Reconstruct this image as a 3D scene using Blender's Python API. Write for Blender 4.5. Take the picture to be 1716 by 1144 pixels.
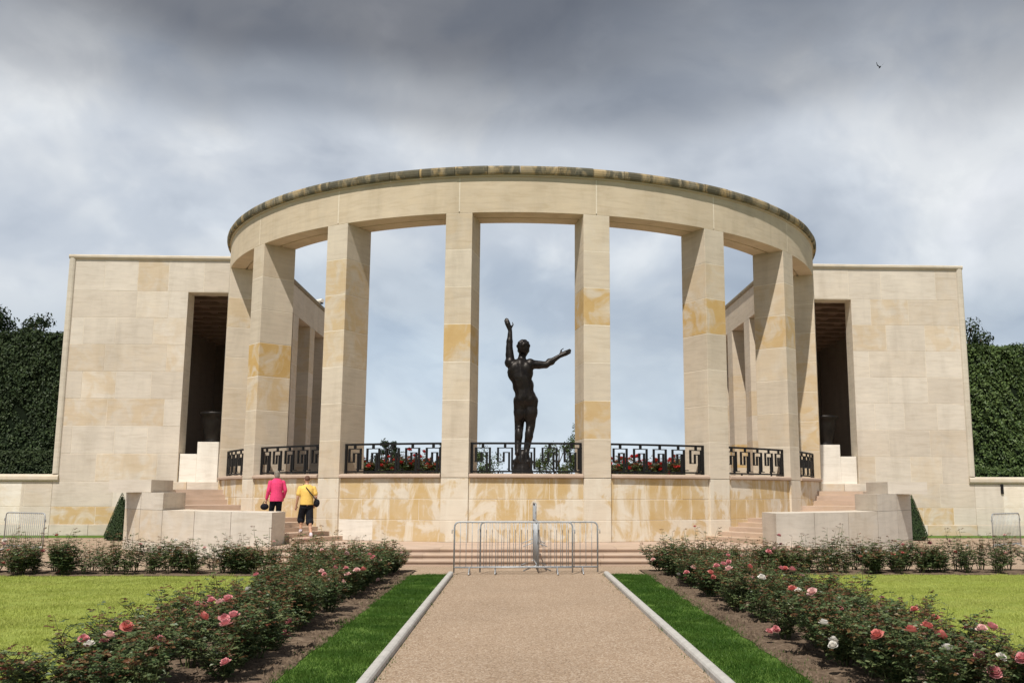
import bpy, bmesh, math, random
from math import sin, cos, pi, radians as rad
from mathutils import Vector, Matrix, Euler

# ------------------------------------------------------------------ scene, camera, sky, sun, exposure
for o in list(bpy.data.objects): bpy.data.objects.remove(o, do_unlink=True)
scn = bpy.context.scene
col = scn.collection
EXPOSURE = 0.32
SUN_AZ, SUN_EL = 18.5, 58.5           # sun behind the camera, to its left

cam_d = bpy.data.cameras.new('camera'); cam = bpy.data.objects.new('camera', cam_d); col.objects.link(cam)
cam_d.sensor_fit = 'HORIZONTAL'; cam_d.sensor_width = 36.0
cam_d.lens = 36.0 * 1534.45 / 1716.0
cam_d.shift_x = -72.51 / 1716.0; cam_d.shift_y = 24.06 / 1716.0
cam_d.clip_start = 0.1; cam_d.clip_end = 6000
def cam_axes(yaw, pitch, roll):
    f = Vector((sin(yaw)*cos(pitch), cos(yaw)*cos(pitch), sin(pitch)))
    r = Vector((cos(yaw), -sin(yaw), 0)); u = r.cross(f)
    r2 = r*cos(roll) + u*sin(roll); u2 = -r*sin(roll) + u*cos(roll)
    return r2, u2, f
r_, u_, f_ = cam_axes(0.0419, 0.1467, 0.0024)
M = Matrix((r_, u_, -f_)).transposed().to_4x4(); M.translation = (-0.2751, 0, 1.72)
cam.matrix_world = M
scn.camera = cam
scn.render.resolution_x = 1024; scn.render.resolution_y = 682
scn.view_settings.view_transform = 'Standard'; scn.view_settings.look = 'None'
scn.view_settings.exposure = EXPOSURE; scn.view_settings.gamma = 1.0
scn.view_settings.use_curve_mapping = False

class NT:
    def __init__(s, tree): s.t = tree; s.n = tree.nodes; s.l = tree.links; s.n.clear()
    def add(s, typ, ins=None, **kw):
        nd = s.n.new(typ)
        for k, v in kw.items(): setattr(nd, k, v)
        for k, v in (ins or {}).items():
            if isinstance(v, bpy.types.NodeSocket): s.l.new(v, nd.inputs[k])
            else: nd.inputs[k].default_value = v
        return nd
    def math(s, op, a, b=0.0, clamp=False):
        nd = s.n.new('ShaderNodeMath'); nd.operation = op; nd.use_clamp = clamp
        for i, v in enumerate((a, b)):
            if isinstance(v, bpy.types.NodeSocket): s.l.new(v, nd.inputs[i])
            else: nd.inputs[i].default_value = v
        return nd.outputs[0]
    def mix(s, f, a, b, blend='MIX'):
        nd = s.n.new('ShaderNodeMix'); nd.data_type = 'RGBA'; nd.blend_type = blend
        for i, v in ((0, f), (6, a), (7, b)):
            if isinstance(v, bpy.types.NodeSocket): s.l.new(v, nd.inputs[i])
            else: nd.inputs[i].default_value = v if not (isinstance(v, tuple) and len(v) == 3) else (*v, 1)
        return nd.outputs[2]
    def ramp(s, f, stops, interp='LINEAR'):
        nd = s.n.new('ShaderNodeValToRGB'); nd.color_ramp.interpolation = interp
        el = nd.color_ramp.elements
        while len(el) > 1: el.remove(el[-1])
        for i, (p, c) in enumerate(stops):
            e = el[0] if i == 0 else el.new(p)
            e.position = p; e.color = (*c, 1) if isinstance(c, tuple) else (c, c, c, 1)
        s.l.new(f, nd.inputs[0]); return nd.outputs[0]
    def noise(s, vec, scale, detail=4, rough=.55, dist=0., out=0):
        nd = s.add('ShaderNodeTexNoise', {'Scale': scale, 'Detail': detail, 'Roughness': rough, 'Distortion': dist})
        if vec is not None: s.l.new(vec, nd.inputs['Vector'])
        return nd.outputs[out]
    def scalev(s, vec, sc, off=(0, 0, 0)):
        nd = s.add('ShaderNodeMapping', {'Vector': vec, 'Scale': sc, 'Location': off}); return nd.outputs[0]

# world: a bright broken overcast (cloud deck over a clear sky)
wld = bpy.data.worlds.new('World'); scn.world = wld; wld.use_nodes = True
W = NT(wld.node_tree)
sky = W.add('ShaderNodeTexSky', sky_type='NISHITA'); sky.sun_disc = False
sky.sun_elevation = rad(SUN_EL); sky.sun_rotation = rad(180 + SUN_AZ); sky.air_density = 1.2; sky.dust_density = 1.5
tc = W.add('ShaderNodeTexCoord').outputs['Generated']
sp = W.add('ShaderNodeSeparateXYZ', {0: tc})
zc = W.math('MAXIMUM', sp.outputs[2], 0.0)
OFF = (5.15, 3.2, 0.2)
pA = W.scalev(tc, (1.9, 1.9, 2.6), OFF)
warp = W.noise(W.scalev(tc, (2.2, 2.2, 3.0), (5.0, 2.0, 1.0)), 1.3, 3, .5, 0, 1)
pW = W.add('ShaderNodeVectorMath', {0: pA, 1: W.add('ShaderNodeVectorMath', {0: warp, 1: (.38, .38, .38)}, operation='MULTIPLY').outputs[0]}, operation='ADD').outputs[0]
nA = W.noise(pA, 1.0, 2, .45)                 # large masses
nB = W.noise(pW, 2.0, 5, .50)                 # billows
nC = W.noise(pW, 5.2, 6, .55)                 # fine wisps
zz = W.math('ADD', zc, W.math('MULTIPLY', W.math('SUBTRACT', nA, .5), .34))
zz = W.math('ADD', zz, W.math('MULTIPLY', W.math('SUBTRACT', nB, .5), .12))
base = W.ramp(zz, [(0.0, (.58, .66, .74)), (.10, (.47, .545, .63)), (.20, (.42, .475, .545)), (.28, (.55, .585, .63)), (.345, (.60, .625, .655)),
                   (.42, (.33, .347, .375)), (.50, (.15, .157, .175)), (.75, (.14, .147, .165)), (1.0, (.16, .165, .18))], 'EASE')
mod = W.ramp(nB, [(.30, (.66, .69, .74)), (.46, (.88, .90, .93)), (.56, (1.08, 1.07, 1.05)), (.70, (1.26, 1.23, 1.20))], 'EASE')
mod2 = W.ramp(nC, [(.30, (.90, .91, .93)), (.50, (1.0, 1.0, 1.0)), (.70, (1.13, 1.12, 1.10))], 'EASE')
cl = W.mix(1.0, W.mix(1.0, base, mod, 'MULTIPLY'), mod2, 'MULTIPLY')
blue = W.mix(1.0, sky.outputs[0], (.08, .08, .08), 'MULTIPLY')
skymix = W.mix(.10, cl, blue)
bg = W.add('ShaderNodeBackground', {'Color': skymix, 'Strength': 1.0})
W.add('ShaderNodeOutputWorld', {0: bg.outputs[0]})

S = Vector((-sin(rad(SUN_AZ))*cos(rad(SUN_EL)), -cos(rad(SUN_AZ))*cos(rad(SUN_EL)), sin(rad(SUN_EL))))
sun_d = bpy.data.lights.new('sun', 'SUN'); sun_d.energy = 4.1; sun_d.angle = rad(0.6); sun_d.color = (1, .95, .87)
sun = bpy.data.objects.new('sun', sun_d); col.objects.link(sun)
sun.rotation_euler = (-S).to_track_quat('-Z', 'Y').to_euler(); sun.location = S*60

# ------------------------------------------------------------------ helpers
random.seed(11)
def tag(o, label=None, cat=None, group=None, kind=None):
    if label: o['label'] = label
    if cat: o['category'] = cat
    if group: o['group'] = group
    if kind: o['kind'] = kind
    return o
def empty(name, loc, label=None, cat=None, group=None, kind=None):
    e = bpy.data.objects.new(name, None); col.objects.link(e); e.location = loc; e.empty_display_size = .2
    return tag(e, label, cat, group, kind)
def put(name, me, parent=None, mw=None):
    o = bpy.data.objects.new(name, me); col.objects.link(o)
    if mw is not None: o.matrix_basis = mw
    if parent is not None:
        o.parent = parent
        pm = Matrix.Identity(4); p = parent
        chain = []
        while p: chain.append(p); p = p.parent
        for p in reversed(chain): pm = pm @ p.matrix_parent_inverse @ p.matrix_basis
        o.matrix_parent_inverse = pm.inverted()
    return o
class MB:
    def __init__(s): s.v = []; s.f = []
    def quad(s, *p):
        i = len(s.v); s.v += [tuple(q) for q in p]; s.f.append(tuple(range(i, i+len(p))))
    def grid(s, rows, closed=False):
        i = len(s.v); n = len(rows[0])
        for r in rows: s.v += [tuple(q) for q in r]
        for a in range(len(rows)-1):
            for b in range(n if closed else n-1):
                c = (b+1) % n
                s.f.append((i+a*n+b, i+a*n+c, i+(a+1)*n+c, i+(a+1)*n+b))
    def slab(s, fn, u0, u1, v0, v1, d0, d1, n=1, chu=0., ch=0.):
        """solid: front grid at depth d0, back at d1; optional chamfer on the front edges"""
        us = [u0+chu+(u1-u0-2*chu)*k/n for k in range(n+1)]; uo = [u0+(u1-u0)*k/n for k in range(n+1)]
        rows = []
        if ch:
            A = lambda ul, v, d: [fn(u, v, d) for u in ul]
            fr0, fr1 = A(us, v0+ch, d0), A(us, v1-ch, d0)
            e0, e1 = A(uo, v0, d0+ch), A(uo, v1, d0+ch)
            b0, b1 = A(uo, v0, d1), A(uo, v1, d1)
            s.grid([b0, e0, fr0, fr1, e1, b1, b0])
            s.quad(e0[0], fr0[0], fr1[0], e1[0]); s.quad(e0[-1], e1[-1], fr1[-1], fr0[-1])
            s.quad(b0[0], e0[0], e1[0], b1[0]); s.quad(b0[-1], b1[-1], e1[-1], e0[-1])
        else:
            f0 = [fn(u, v0, d0) for u in uo]; f1 = [fn(u, v1, d0) for u in uo]
            b0 = [fn(u, v0, d1) for u in uo]; b1 = [fn(u, v1, d1) for u in uo]
            s.grid([b0, f0, f1, b1, b0])
            s.quad(f0[0], b0[0], b1[0], f1[0]); s.quad(f0[-1], f1[-1], b1[-1], b0[-1])
    def box(s, x0, x1, y0, y1, z0, z1):
        s.slab(lambda u, v, d: (u, d, v), x0, x1, z0, z1, y0, y1)
    def tube(s, pts, r, n=6, cap=True):
        pts = [Vector(p) for p in pts]; rs = r if isinstance(r, (list, tuple)) else [r]*len(pts)
        rows = []; ref = None
        for k, p in enumerate(pts):
            d = (pts[min(k+1, len(pts)-1)]-pts[max(k-1, 0)]).normalized()
            if ref is None: ref = Vector((0, 0, 1)) if abs(d.z) < .9 else Vector((1, 0, 0))
            a = d.cross(ref).normalized(); b = d.cross(a); ref = -b if False else ref
            rows.append([p + (a*cos(2*pi*j/n)+b*sin(2*pi*j/n))*rs[k] for j in range(n)])
        s.grid(rows, True)
        if cap: s.quad(*rows[0][::-1]); s.quad(*rows[-1])
    def lathe(s, prof, n=20, c=(0, 0, 0)):
        rows = [[(c[0]+r*cos(2*pi*j/n), c[1]+r*sin(2*pi*j/n), c[2]+z) for j in range(n)] for r, z in prof]
        s.grid(rows, True); s.quad(*rows[0][::-1]); s.quad(*rows[-1])
    def mesh(s, name, mat, smooth=False, fix=True, weld=False):
        me = bpy.data.meshes.new(name); me.from_pydata(s.v, [], s.f)
        if fix:
            bm = bmesh.new(); bm.from_mesh(me)
            bmesh.ops.remove_doubles(bm, verts=bm.verts, dist=1e-5)
            bmesh.ops.recalc_face_normals(bm, faces=bm.faces); bm.to_mesh(me); bm.free()
        for m in (mat if isinstance(mat, (list, tuple)) else [mat]): me.materials.append(m)
        if smooth: me.polygons.foreach_set('use_smooth', [True]*len(me.polygons))
        me.update(); return me
    def build(s, name, mat, parent=None, smooth=False, fix=True):
        return put(name, s.mesh(name, mat, smooth, fix), parent)

# ------------------------------------------------------------------ materials
def newmat(name):
    m = bpy.data.materials.new(name); m.use_nodes = True; return m, NT(m.node_tree)
def finish(n, colr, rough=.8, bump=None, bstr=.3, bdist=.01, spec=.3, metal=0., extra=None):
    ins = {'Base Color': colr, 'Roughness': rough, 'Metallic': metal, 'Specular IOR Level': spec}
    b = n.add('ShaderNodeBsdfPrincipled', {k: (v if not (isinstance(v, tuple) and len(v) == 3) else (*v, 1)) for k, v in ins.items()})
    for k, v in (extra or {}).items(): b.inputs[k].default_value = v
    if bump is not None:
        bp = n.add('ShaderNodeBump', {'Strength': bstr, 'Distance': bdist, 'Height': bump}); n.l.new(bp.outputs[0], b.inputs['Normal'])
    n.add('ShaderNodeOutputMaterial', {0: b.outputs[0]}); return b
def stone(name, c1, c2, ochre=(.46, .275, .085), pale=(.66, .60, .50), streaks=False, rough=.85, lichen=0.):
    m, n = newmat(name)
    pos = n.add('ShaderNodeNewGeometry').outputs['Position']
    oi = n.add('ShaderNodeObjectInfo').outputs['Random']
    at = n.add('ShaderNodeAttribute', attribute_type='OBJECT', attribute_name='stain').outputs['Fac']
    off = n.add('ShaderNodeCombineXYZ', {0: n.math('MULTIPLY', oi, 37.0), 1: n.math('MULTIPLY', oi, 71.0), 2: n.math('MULTIPLY', oi, 13.0)}).outputs[0]
    vp = n.add('ShaderNodeVectorMath', {0: pos, 1: off}, operation='ADD').outputs[0]
    c = n.mix(oi, c1, c2)
    big = n.noise(pos, .45, 4, .6)
    c = n.mix(1.0, c, n.ramp(big, [(.3, (.92, .91, .90)), (.7, (1.06, 1.055, 1.05))]), 'MULTIPLY')
    bed = n.noise(n.scalev(vp, (1.2, 1.2, 9.0)), 1.0, 5, .62, .8)
    c = n.mix(1.0, c, n.ramp(bed, [(.30, (.90, .88, .85)), (.5, (1., 1., 1.)), (.72, (1.07, 1.06, 1.04))]), 'MULTIPLY')
    wash = n.noise(n.scalev(pos, (1.6, 1.6, .32)), 1.0, 5, .6, .3)
    c = n.mix(1.0, c, n.ramp(wash, [(.30, (.88, .875, .865)), (.5, (1, 1, 1)), (.75, (1.04, 1.035, 1.03))]), 'MULTIPLY')
    c = n.mix(n.ramp(n.noise(pos, 34, 3, .7), [(.60, 0.), (.75, .22)]), c, (.34, .28, .20))
    if streaks:
        s1 = n.noise(n.scalev(pos, (1.0, 1.0, 1.1), (3.3, 0, 1.7)), 1.25, 5, .6, .8)
        s2 = n.noise(n.scalev(pos, (3.0, 3.0, .22)), 1.0, 4, .6, .4)
        k = n.math('ADD', n.math('MULTIPLY', s1, .86), n.math('MULTIPLY', s2, .22))
        k = n.math('ADD', k, n.math('MULTIPLY', n.math('SUBTRACT', at, .5), .22))
        f = n.ramp(k, [(.47, 0.), (.54, .72), (.7, .95)])
        och = n.mix(n.noise(vp, 2.2, 4, .6), (.46, .30, .105), (.54, .40, .21))
        c = n.mix(f, n.mix(.45, c, pale), och)
        c = n.mix(n.ramp(n.noise(n.scalev(pos, (2.1, 2.1, .5)), 1.0, 6, .65, .8), [(.50, 0.), (.60, .75)]), c, pale)
    else:
        s1 = n.noise(vp, 1.5, 5, .58, .9)
        f = n.math('MULTIPLY', n.ramp(s1, [(.36, .10), (.47, .55), (.56, 1.), (.7, 1.)]), n.math('MULTIPLY', at, 1.15), clamp=True)
        och = n.mix(n.noise(vp, 2.7, 4, .6), ochre, (.58, .42, .20))
        c = n.mix(f, c, och)
    if lichen:
        L = n.noise(n.scalev(vp, (2.2, 2.2, .7)), 1.3, 5, .68, .3)
        lf = n.math('ADD', L, n.math('MULTIPLY', n.math('SUBTRACT', at, .5), .5))
        c = n.mix(n.ramp(lf, [(.42, 0.), (.54, .9)]), c, n.mix(n.noise(pos, 9, 3), (.045, .042, .036), (.12, .115, .08)))
    bmp = n.math('ADD', n.noise(pos, 42, 4, .65), n.math('MULTIPLY', bed, .8))
    finish(n, c, rough, bmp, .35, .008, .2)
    return m
def plainmat(name, c, rough=.6, metal=0., spec=.4, var=.12, scale=20., bstr=.0):
    m, n = newmat(name); pos = n.add('ShaderNodeNewGeometry').outputs['Position']
    nz = n.noise(pos, scale, 4, .6)
    cc = n.mix(1.0, c, n.ramp(nz, [(.3, 1-var), (.7, 1+var)]), 'MULTIPLY')
    finish(n, cc, rough, nz if bstr else None, bstr, .01, spec, metal); return m
def leafmat(name, c1, c2, rough=.5, trans=.25, spec=.35):
    m, n = newmat(name); g = n.add('ShaderNodeNewGeometry')
    rp = g.outputs['Random Per Island']; oi = n.add('ShaderNodeObjectInfo').outputs['Random']
    c = n.mix(rp, c1, c2)
    c = n.mix(1.0, c, n.ramp(n.noise(g.outputs['Position'], 2.2, 3, .6), [(.3, .72), (.7, 1.28)]), 'MULTIPLY')
    c = n.mix(1.0, c, n.ramp(oi, [(0., (.85, .9, .85)), (1., (1.15, 1.08, 1.05))]), 'MULTIPLY')
    b = n.add('ShaderNodeBsdfPrincipled', {'Base Color': c, 'Roughness': rough, 'Specular IOR Level': spec})
    t = n.add('ShaderNodeBsdfTranslucent', {'Color': c})
    mx = n.add('ShaderNodeMixShader', {0: trans, 1: b.outputs[0], 2: t.outputs[0]})
    n.add('ShaderNodeOutputMaterial', {0: mx.outputs[0]}); return m

M_WALL = stone('limestone_wall', (.555, .495, .42), (.63, .575, .50))
M_COL = stone('limestone_column', (.55, .475, .38), (.60, .53, .435))
M_ENT = stone('limestone_entablature', (.545, .455, .34), (.565, .48, .37))
M_DRUM = stone('limestone_drum', (.58, .49, .38), (.61, .54, .44), streaks=True)
M_STAIRWALL = stone('limestone_stair_wall', (.58, .525, .455), (.62, .575, .51))
M_COPE = stone('weathered_coping', (.19, .18, .15), (.27, .255, .21), lichen=1.)
M_TRIM = stone('limestone_trim', (.55, .50, .42), (.60, .545, .46))
M_MORTAR = stone('pale_mortar', (.70, .63, .52), (.72, .65, .54))
M_STEP = stone('pink_stone', (.44, .335, .265), (.49, .38, .305), ochre=(.5, .36, .25))
M_WHITE = stone('white_stone', (.74, .70, .63), (.77, .73, .66))
M_INNER_SHADE = stone('shade_darkened_stone', (.16, .13, .105), (.18, .15, .12))  # stone colour darkened so the shade inside the loggias is painted in
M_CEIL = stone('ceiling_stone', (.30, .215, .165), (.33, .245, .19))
M_IRON = plainmat('black_iron', (.008, .0075, .008), .6, 0., .25, .3, 30)
M_BRONZE, n = newmat('dark_bronze')
pos = n.add('ShaderNodeNewGeometry').outputs['Position']
nz = n.noise(pos, 3.0, 6, .65)
finish(n, n.ramp(nz, [(.3, (.010, .008, .008)), (.6, (.022, .018, .015)), (.75, (.035, .04, .036))]), n.ramp(nz, [(.3, .34), (.7, .55)]), nz, .35, .06, .5, .6)
M_GALV = plainmat('galvanised_steel', (.36, .375, .39), .5, .35, .4, .2, 14)
M_KERB = plainmat('kerb_concrete', (.43, .415, .39), .8, 0., .3, .14, 9, .2)
M_BARK = plainmat('bark', (.06, .045, .03), .9, 0., .2, .35, 12, .5)
M_STEM = plainmat('rose_stem', (.07, .085, .03), .7, 0., .2, .3, 12)
M_LEAF = leafmat('rose_leaf', (.038, .076, .027), (.145, .178, .073), .45, .25, .4)
M_SHOOT = leafmat('rose_new_growth', (.12, .040, .025), (.16, .11, .045), .45, .3)
M_HEDGE = leafmat('hedge_leaf', (.020, .036, .015), (.060, .085, .034), .55, .12, .22)
M_HEDGE2 = leafmat('hedge_leaf_fresh', (.036, .068, .02), (.125, .18, .055), .5, .16, .3)
M_CORE = plainmat('hedge_core', (.008, .013, .006), .95, 0., .1, .3, 6)
M_PINE = leafmat('pine_leaf', (.015, .028, .012), (.035, .055, .022), .6, .1, .2)
M_TREE = leafmat('tree_leaf', (.035, .06, .02), (.09, .13, .04), .55, .25, .25)
M_CONE = leafmat('topiary_leaf', (.022, .045, .016), (.05, .085, .028), .55, .12, .25)
def petal(name, c1, c2):
    m, n = newmat(name); rp = n.add('ShaderNodeNewGeometry').outputs['Random Per Island']
    c = n.mix(rp, c1, c2)
    b = n.add('ShaderNodeBsdfPrincipled', {'Base Color': c, 'Roughness': .6, 'Specular IOR Level': .2})
    t = n.add('ShaderNodeBsdfTranslucent', {'Color': c})
    n.add('ShaderNodeOutputMaterial', {0: n.add('ShaderNodeMixShader', {0: .25, 1: b.outputs[0], 2: t.outputs[0]}).outputs[0]}); return m
PET = {'p': petal('petal_pink', (.60, .20, .22), (.74, .40, .40)), 'c': petal('petal_coral', (.58, .15, .13), (.70, .31, .27)),
       'l': petal('petal_pale_pink', (.72, .42, .40), (.80, .60, .56)), 'w': petal('petal_white', (.74, .70, .64), (.82, .80, .76)),
       'r': petal('petal_red', (.42, .03, .03), (.55, .07, .06))}
# ground materials
def groundmat(name, stops, scale, rough=.9, bstr=.6, bd=.01, patch=(.9, 1.1), voro=0.):
    m, n = newmat(name); pos = n.add('ShaderNodeNewGeometry').outputs['Position']
    a = n.noise(pos, scale, 4, .7); b = n.noise(pos, .6, 4, .6, .3)
    c = n.ramp(a, stops)
    if voro:
        v = n.add('ShaderNodeTexVoronoi', {'Vector': pos, 'Scale': voro}); 
        c = n.mix(.55, c, n.ramp(v.outputs['Color'], stops)); 
        a = n.math('SUBTRACT', a, n.math('MULTIPLY', v.outputs['Distance'], .8))
    c = n.mix(1.0, c, n.ramp(b, [(.3, patch[0]), (.7, patch[1])]), 'MULTIPLY')
    finish(n, c, rough, a, bstr, bd, .15); return m
M_GRAVEL = groundmat('gravel', [(.25, (.20, .135, .09)), (.44, (.34, .245, .168)), (.58, (.40, .295, .205)), (.74, (.54, .45, .36))], 70, bstr=.9, bd=.012, patch=(.93, 1.06), voro=62.)
M_SOIL = groundmat('soil', [(.3, (.07, .048, .033)), (.55, (.16, .115, .08)), (.75, (.27, .205, .15))], 16, bstr=1., bd=.03)
M_TURF = groundmat('turf', [(.3, (.06, .115, .02)), (.6, (.095, .16, .028)), (.8, (.13, .20, .04))], 40, bstr=.5, bd=.01)
M_LAWN = groundmat('lawn_turf', [(.3, (.17, .215, .04)), (.6, (.24, .28, .06)), (.8, (.29, .32, .085))], 40, bstr=.5, bd=.01)
M_FIELD = groundmat('field', [(.3, (.05, .09, .02)), (.7, (.09, .14, .035))], 3.)
def grassmat(name, c1, c2, c3):
    m, n = newmat(name); g = n.add('ShaderNodeNewGeometry'); pos = g.outputs['Position']
    c = n.mix(n.noise(pos, 55., 2, .5), c1, c2)
    c = n.mix(n.ramp(n.noise(n.scalev(pos, (.8, 2.4, 1.)), .8, 5, .6, .4), [(.36, 0.), (.66, .65)]), c, c3)
    st = n.math('SINE', n.math('MULTIPLY', n.add('ShaderNodeSeparateXYZ', {0: pos}).outputs[1], 3.4))
    c = n.mix(1.0, c, n.ramp(n.math('ADD', n.math('MULTIPLY', st, .5), .5), [(.3, .95), (.7, 1.05)]), 'MULTIPLY')
    b = n.add('ShaderNodeBsdfPrincipled', {'Base Color': c, 'Roughness': .55, 'Specular IOR Level': .25})
    t = n.add('ShaderNodeBsdfTranslucent', {'Color': c})
    n.add('ShaderNodeOutputMaterial', {0: n.add('ShaderNodeMixShader', {0: .35, 1: b.outputs[0], 2: t.outputs[0]}).outputs[0]}); return m
M_BLADE = grassmat('grass_blade', (.33, .40, .075), (.44, .48, .115), (.52, .535, .17))
M_BLADE2 = grassmat('grass_blade_strip', (.040, .105, .013), (.062, .14, .019), (.095, .17, .025))

# ------------------------------------------------------------------ dimensions (metres, camera at y = 0, z = 1.72)
DC, R, T, HW = 36.46, 11.3, 1.08, .384
ZB, ZT, ZTOP = 9.55, 10.64, 11.03
SILL, FLOOR = 2.08, 1.75
COLS = [-70, -50, -30, -10, 10, 30, 50, 70]
def cyl(u, v, d, r=R): return ((r-d)*sin(rad(u)), DC-(r-d)*cos(rad(u)), v)
GAP = .013

# ------------------------------------------------------------------ ground
def sheet(name, x0, x1, y0, y1, z, mat, nx=1, ny=1, kind='structure'):
    mb = MB(); mb.grid([[(x0+(x1-x0)*i/nx, y0+(y1-y0)*j/ny, z) for i in range(nx+1)] for j in range(ny+1)])
    o = mb.build(name, mat, fix=False); tag(o, kind=kind); return o
sheet('ground', -1500, 1500, -200, 2500, -.012, M_FIELD)
sheet('forecourt_gravel', -40, 40, 19.36, 36.2, .002, M_GRAVEL)
sheet('gravel_path', -1.56, 1.56, -6, 19.37, .006, M_GRAVEL)
sheet('wall_foot_grass', -40, -11.9, 34.6, 36.4, .010, M_TURF)
sheet('wall_foot_grass', 11.9, 40, 34.6, 36.4, .010, M_TURF)
for s in (-1, 1):
    xs = sorted((s*1.70, s*2.46)); sheet('grass_strip', xs[0], xs[1], 2, 19.5, .004, M_TURF)
    xs = sorted((s*4.5, s*34)); sheet('lawn', xs[0], xs[1], 2, 19.28, .004, M_LAWN)
    # the planting bed, soft uneven edges
    mb = MB()
    prng = random.Random(5+s)
    rows = []
    for j in range(60):
        y = 2+17.6*j/59
        a, b = 2.44+prng.uniform(-.03, .03), 4.52+prng.uniform(-.04, .04)
        rows.append([(s*(a+(b-a)*i/8), y, .012+prng.uniform(0, .035)*(0 < i < 8)) for i in range(9)])
    mb.grid(rows)
    tag(mb.build('rose_bed_soil', M_SOIL, fix=True), kind='structure')
    mb = MB(); rows = []
    for j in range(8):
        rows.append([(s*(2.44+(30-2.44)*i/90), 19.27+1.35*j/7+prng.uniform(-.03, .03), .014+prng.uniform(0, .03)*(0 < j < 7)) for i in range(91)])
    mb.grid(rows); tag(mb.build('rose_bed_soil', M_SOIL), kind='structure')
    # kerb along the path
    mb = MB(); w, h = .11, .085
    prof = [(0, -.05), (0, h-.03), (.012, h-.01), (.035, h), (w-.035, h), (w-.012, h-.01), (w, h-.03), (w, -.05)]
    rows = [[(s*(1.553+px), y, pz) for px, pz in prof] for y in [1+18.4*k/12 for k in range(13)]]
    mb.grid(rows); mb.quad(*rows[0]); mb.quad(*rows[-1][::-1])
    tag(mb.build('path_kerb', M_KERB, smooth=False), kind='structure')
# clods of soil along the edge of the beds
mb = MB(); prng = random.Random(3)
for k in range(5200):
    s = prng.choice((-1, 1)); x = s*(2.47+1.1*prng.random()**1.6); y = prng.uniform(7.4, 19.4); q = prng.uniform(.012, .04)*(1+(prng.random() < .06))
    a = prng.uniform(0, 6.3); p = [Vector((x+q*cos(a+t)*prng.uniform(.6, 1.2), y+q*sin(a+t)*prng.uniform(.6, 1.2), .012)) for t in (0, 2.1, 4.2)]
    t = Vector((x, y, .02+q*prng.uniform(.5, 1.)))
    for i in range(3): mb.quad(p[i], p[(i+1) % 3], t)
tag(mb.build('soil_clods', M_SOIL, fix=False), 'loose brown clods along the bare edges of the rose beds', 'soil', kind='stuff')

# grass: short blades scattered by geometry nodes
def blade_tile(name, n, size, h, mat, seed):
    rg = random.Random(seed); mb = MB()
    for k in range(n):
        x, y = rg.gauss(0, size), rg.gauss(0, size); a = rg.uniform(0, 6.3); w = rg.uniform(.003, .006); hh = h*rg.uniform(.5, 1.15)
        lx, ly = rg.uniform(-.5, .5)*hh, rg.uniform(-.5, .5)*hh
        mb.quad((x-w*cos(a), y-w*sin(a), 0), (x+w*cos(a), y+w*sin(a), 0), (x+lx, y+ly, hh))
    return put(name, mb.mesh(name, mat, fix=False))
def grass(name, x0, x1, y0, y1, mat, dens, seed, label, h=.03):
    tile = blade_tile('grass_tuft', 110, .10, h, mat, seed)
    mb = MB(); mb.quad((x0, y0, .005), (x1, y0, .005), (x1, y1, .005), (x0, y1, .005))
    o = mb.build(name, M_LAWN if 'lawn' in name else M_TURF, fix=False)
    tag(o, label, 'grass', kind='stuff')
    ng = bpy.data.node_groups.new(name, 'GeometryNodeTree')
    ng.interface.new_socket('Geometry', in_out='INPUT', socket_type='NodeSocketGeometry'); ng.interface.new_socket('Geometry', in_out='OUTPUT', socket_type='NodeSocketGeometry')
    N, L = ng.nodes, ng.links
    gi, go = N.new('NodeGroupInput'), N.new('NodeGroupOutput')
    dp = N.new('GeometryNodeDistributePointsOnFaces'); dp.inputs['Density'].default_value = dens; dp.inputs['Seed'].default_value = seed
    ob = N.new('GeometryNodeObjectInfo'); ob.inputs[0].default_value = tile
    ip = N.new('GeometryNodeInstanceOnPoints'); rv = N.new('FunctionNodeRandomValue'); rv.data_type = 'FLOAT_VECTOR'
    rv.inputs[0].default_value = (0, 0, 0); rv.inputs[1].default_value = (.1, .1, 6.28)
    L.new(gi.outputs[0], dp.inputs['Mesh']); L.new(dp.outputs['Points'], ip.inputs['Points']); L.new(ob.outputs['Geometry'], ip.inputs['Instance']); L.new(rv.outputs[0], ip.inputs['Rotation'])
    jn = N.new('GeometryNodeJoinGeometry'); L.new(gi.outputs[0], jn.inputs[0]); L.new(ip.outputs[0], jn.inputs[0]); L.new(jn.outputs[0], go.inputs[0])
    md = o.modifiers.new('scatter', 'NODES'); md.node_group = ng
    tile.location = (x0+.15, y0+.1 if y0 > 0 else .1, .004); tag(tile, 'single tuft of mown grass at the near edge of ' + name.replace('_', ' '), 'grass', kind='stuff')
grass('lawn_grass', -16.5, -4.5, 7.2, 19.25, M_BLADE, 26, 1, 'mown bright green lawn left of the rose beds')
grass('lawn_grass', 4.5, 16.5, 7.2, 19.25, M_BLADE, 26, 2, 'mown bright green lawn right of the rose beds')
grass('strip_grass', -2.45, -1.69, 7.2, 19.48, M_BLADE2, 60, 3, 'narrow dark green grass strip left of the gravel path', .032)
grass('strip_grass', 1.69, 2.45, 7.2, 19.48, M_BLADE2, 60, 4, 'narrow dark green grass strip right of the gravel path', .032)

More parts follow.
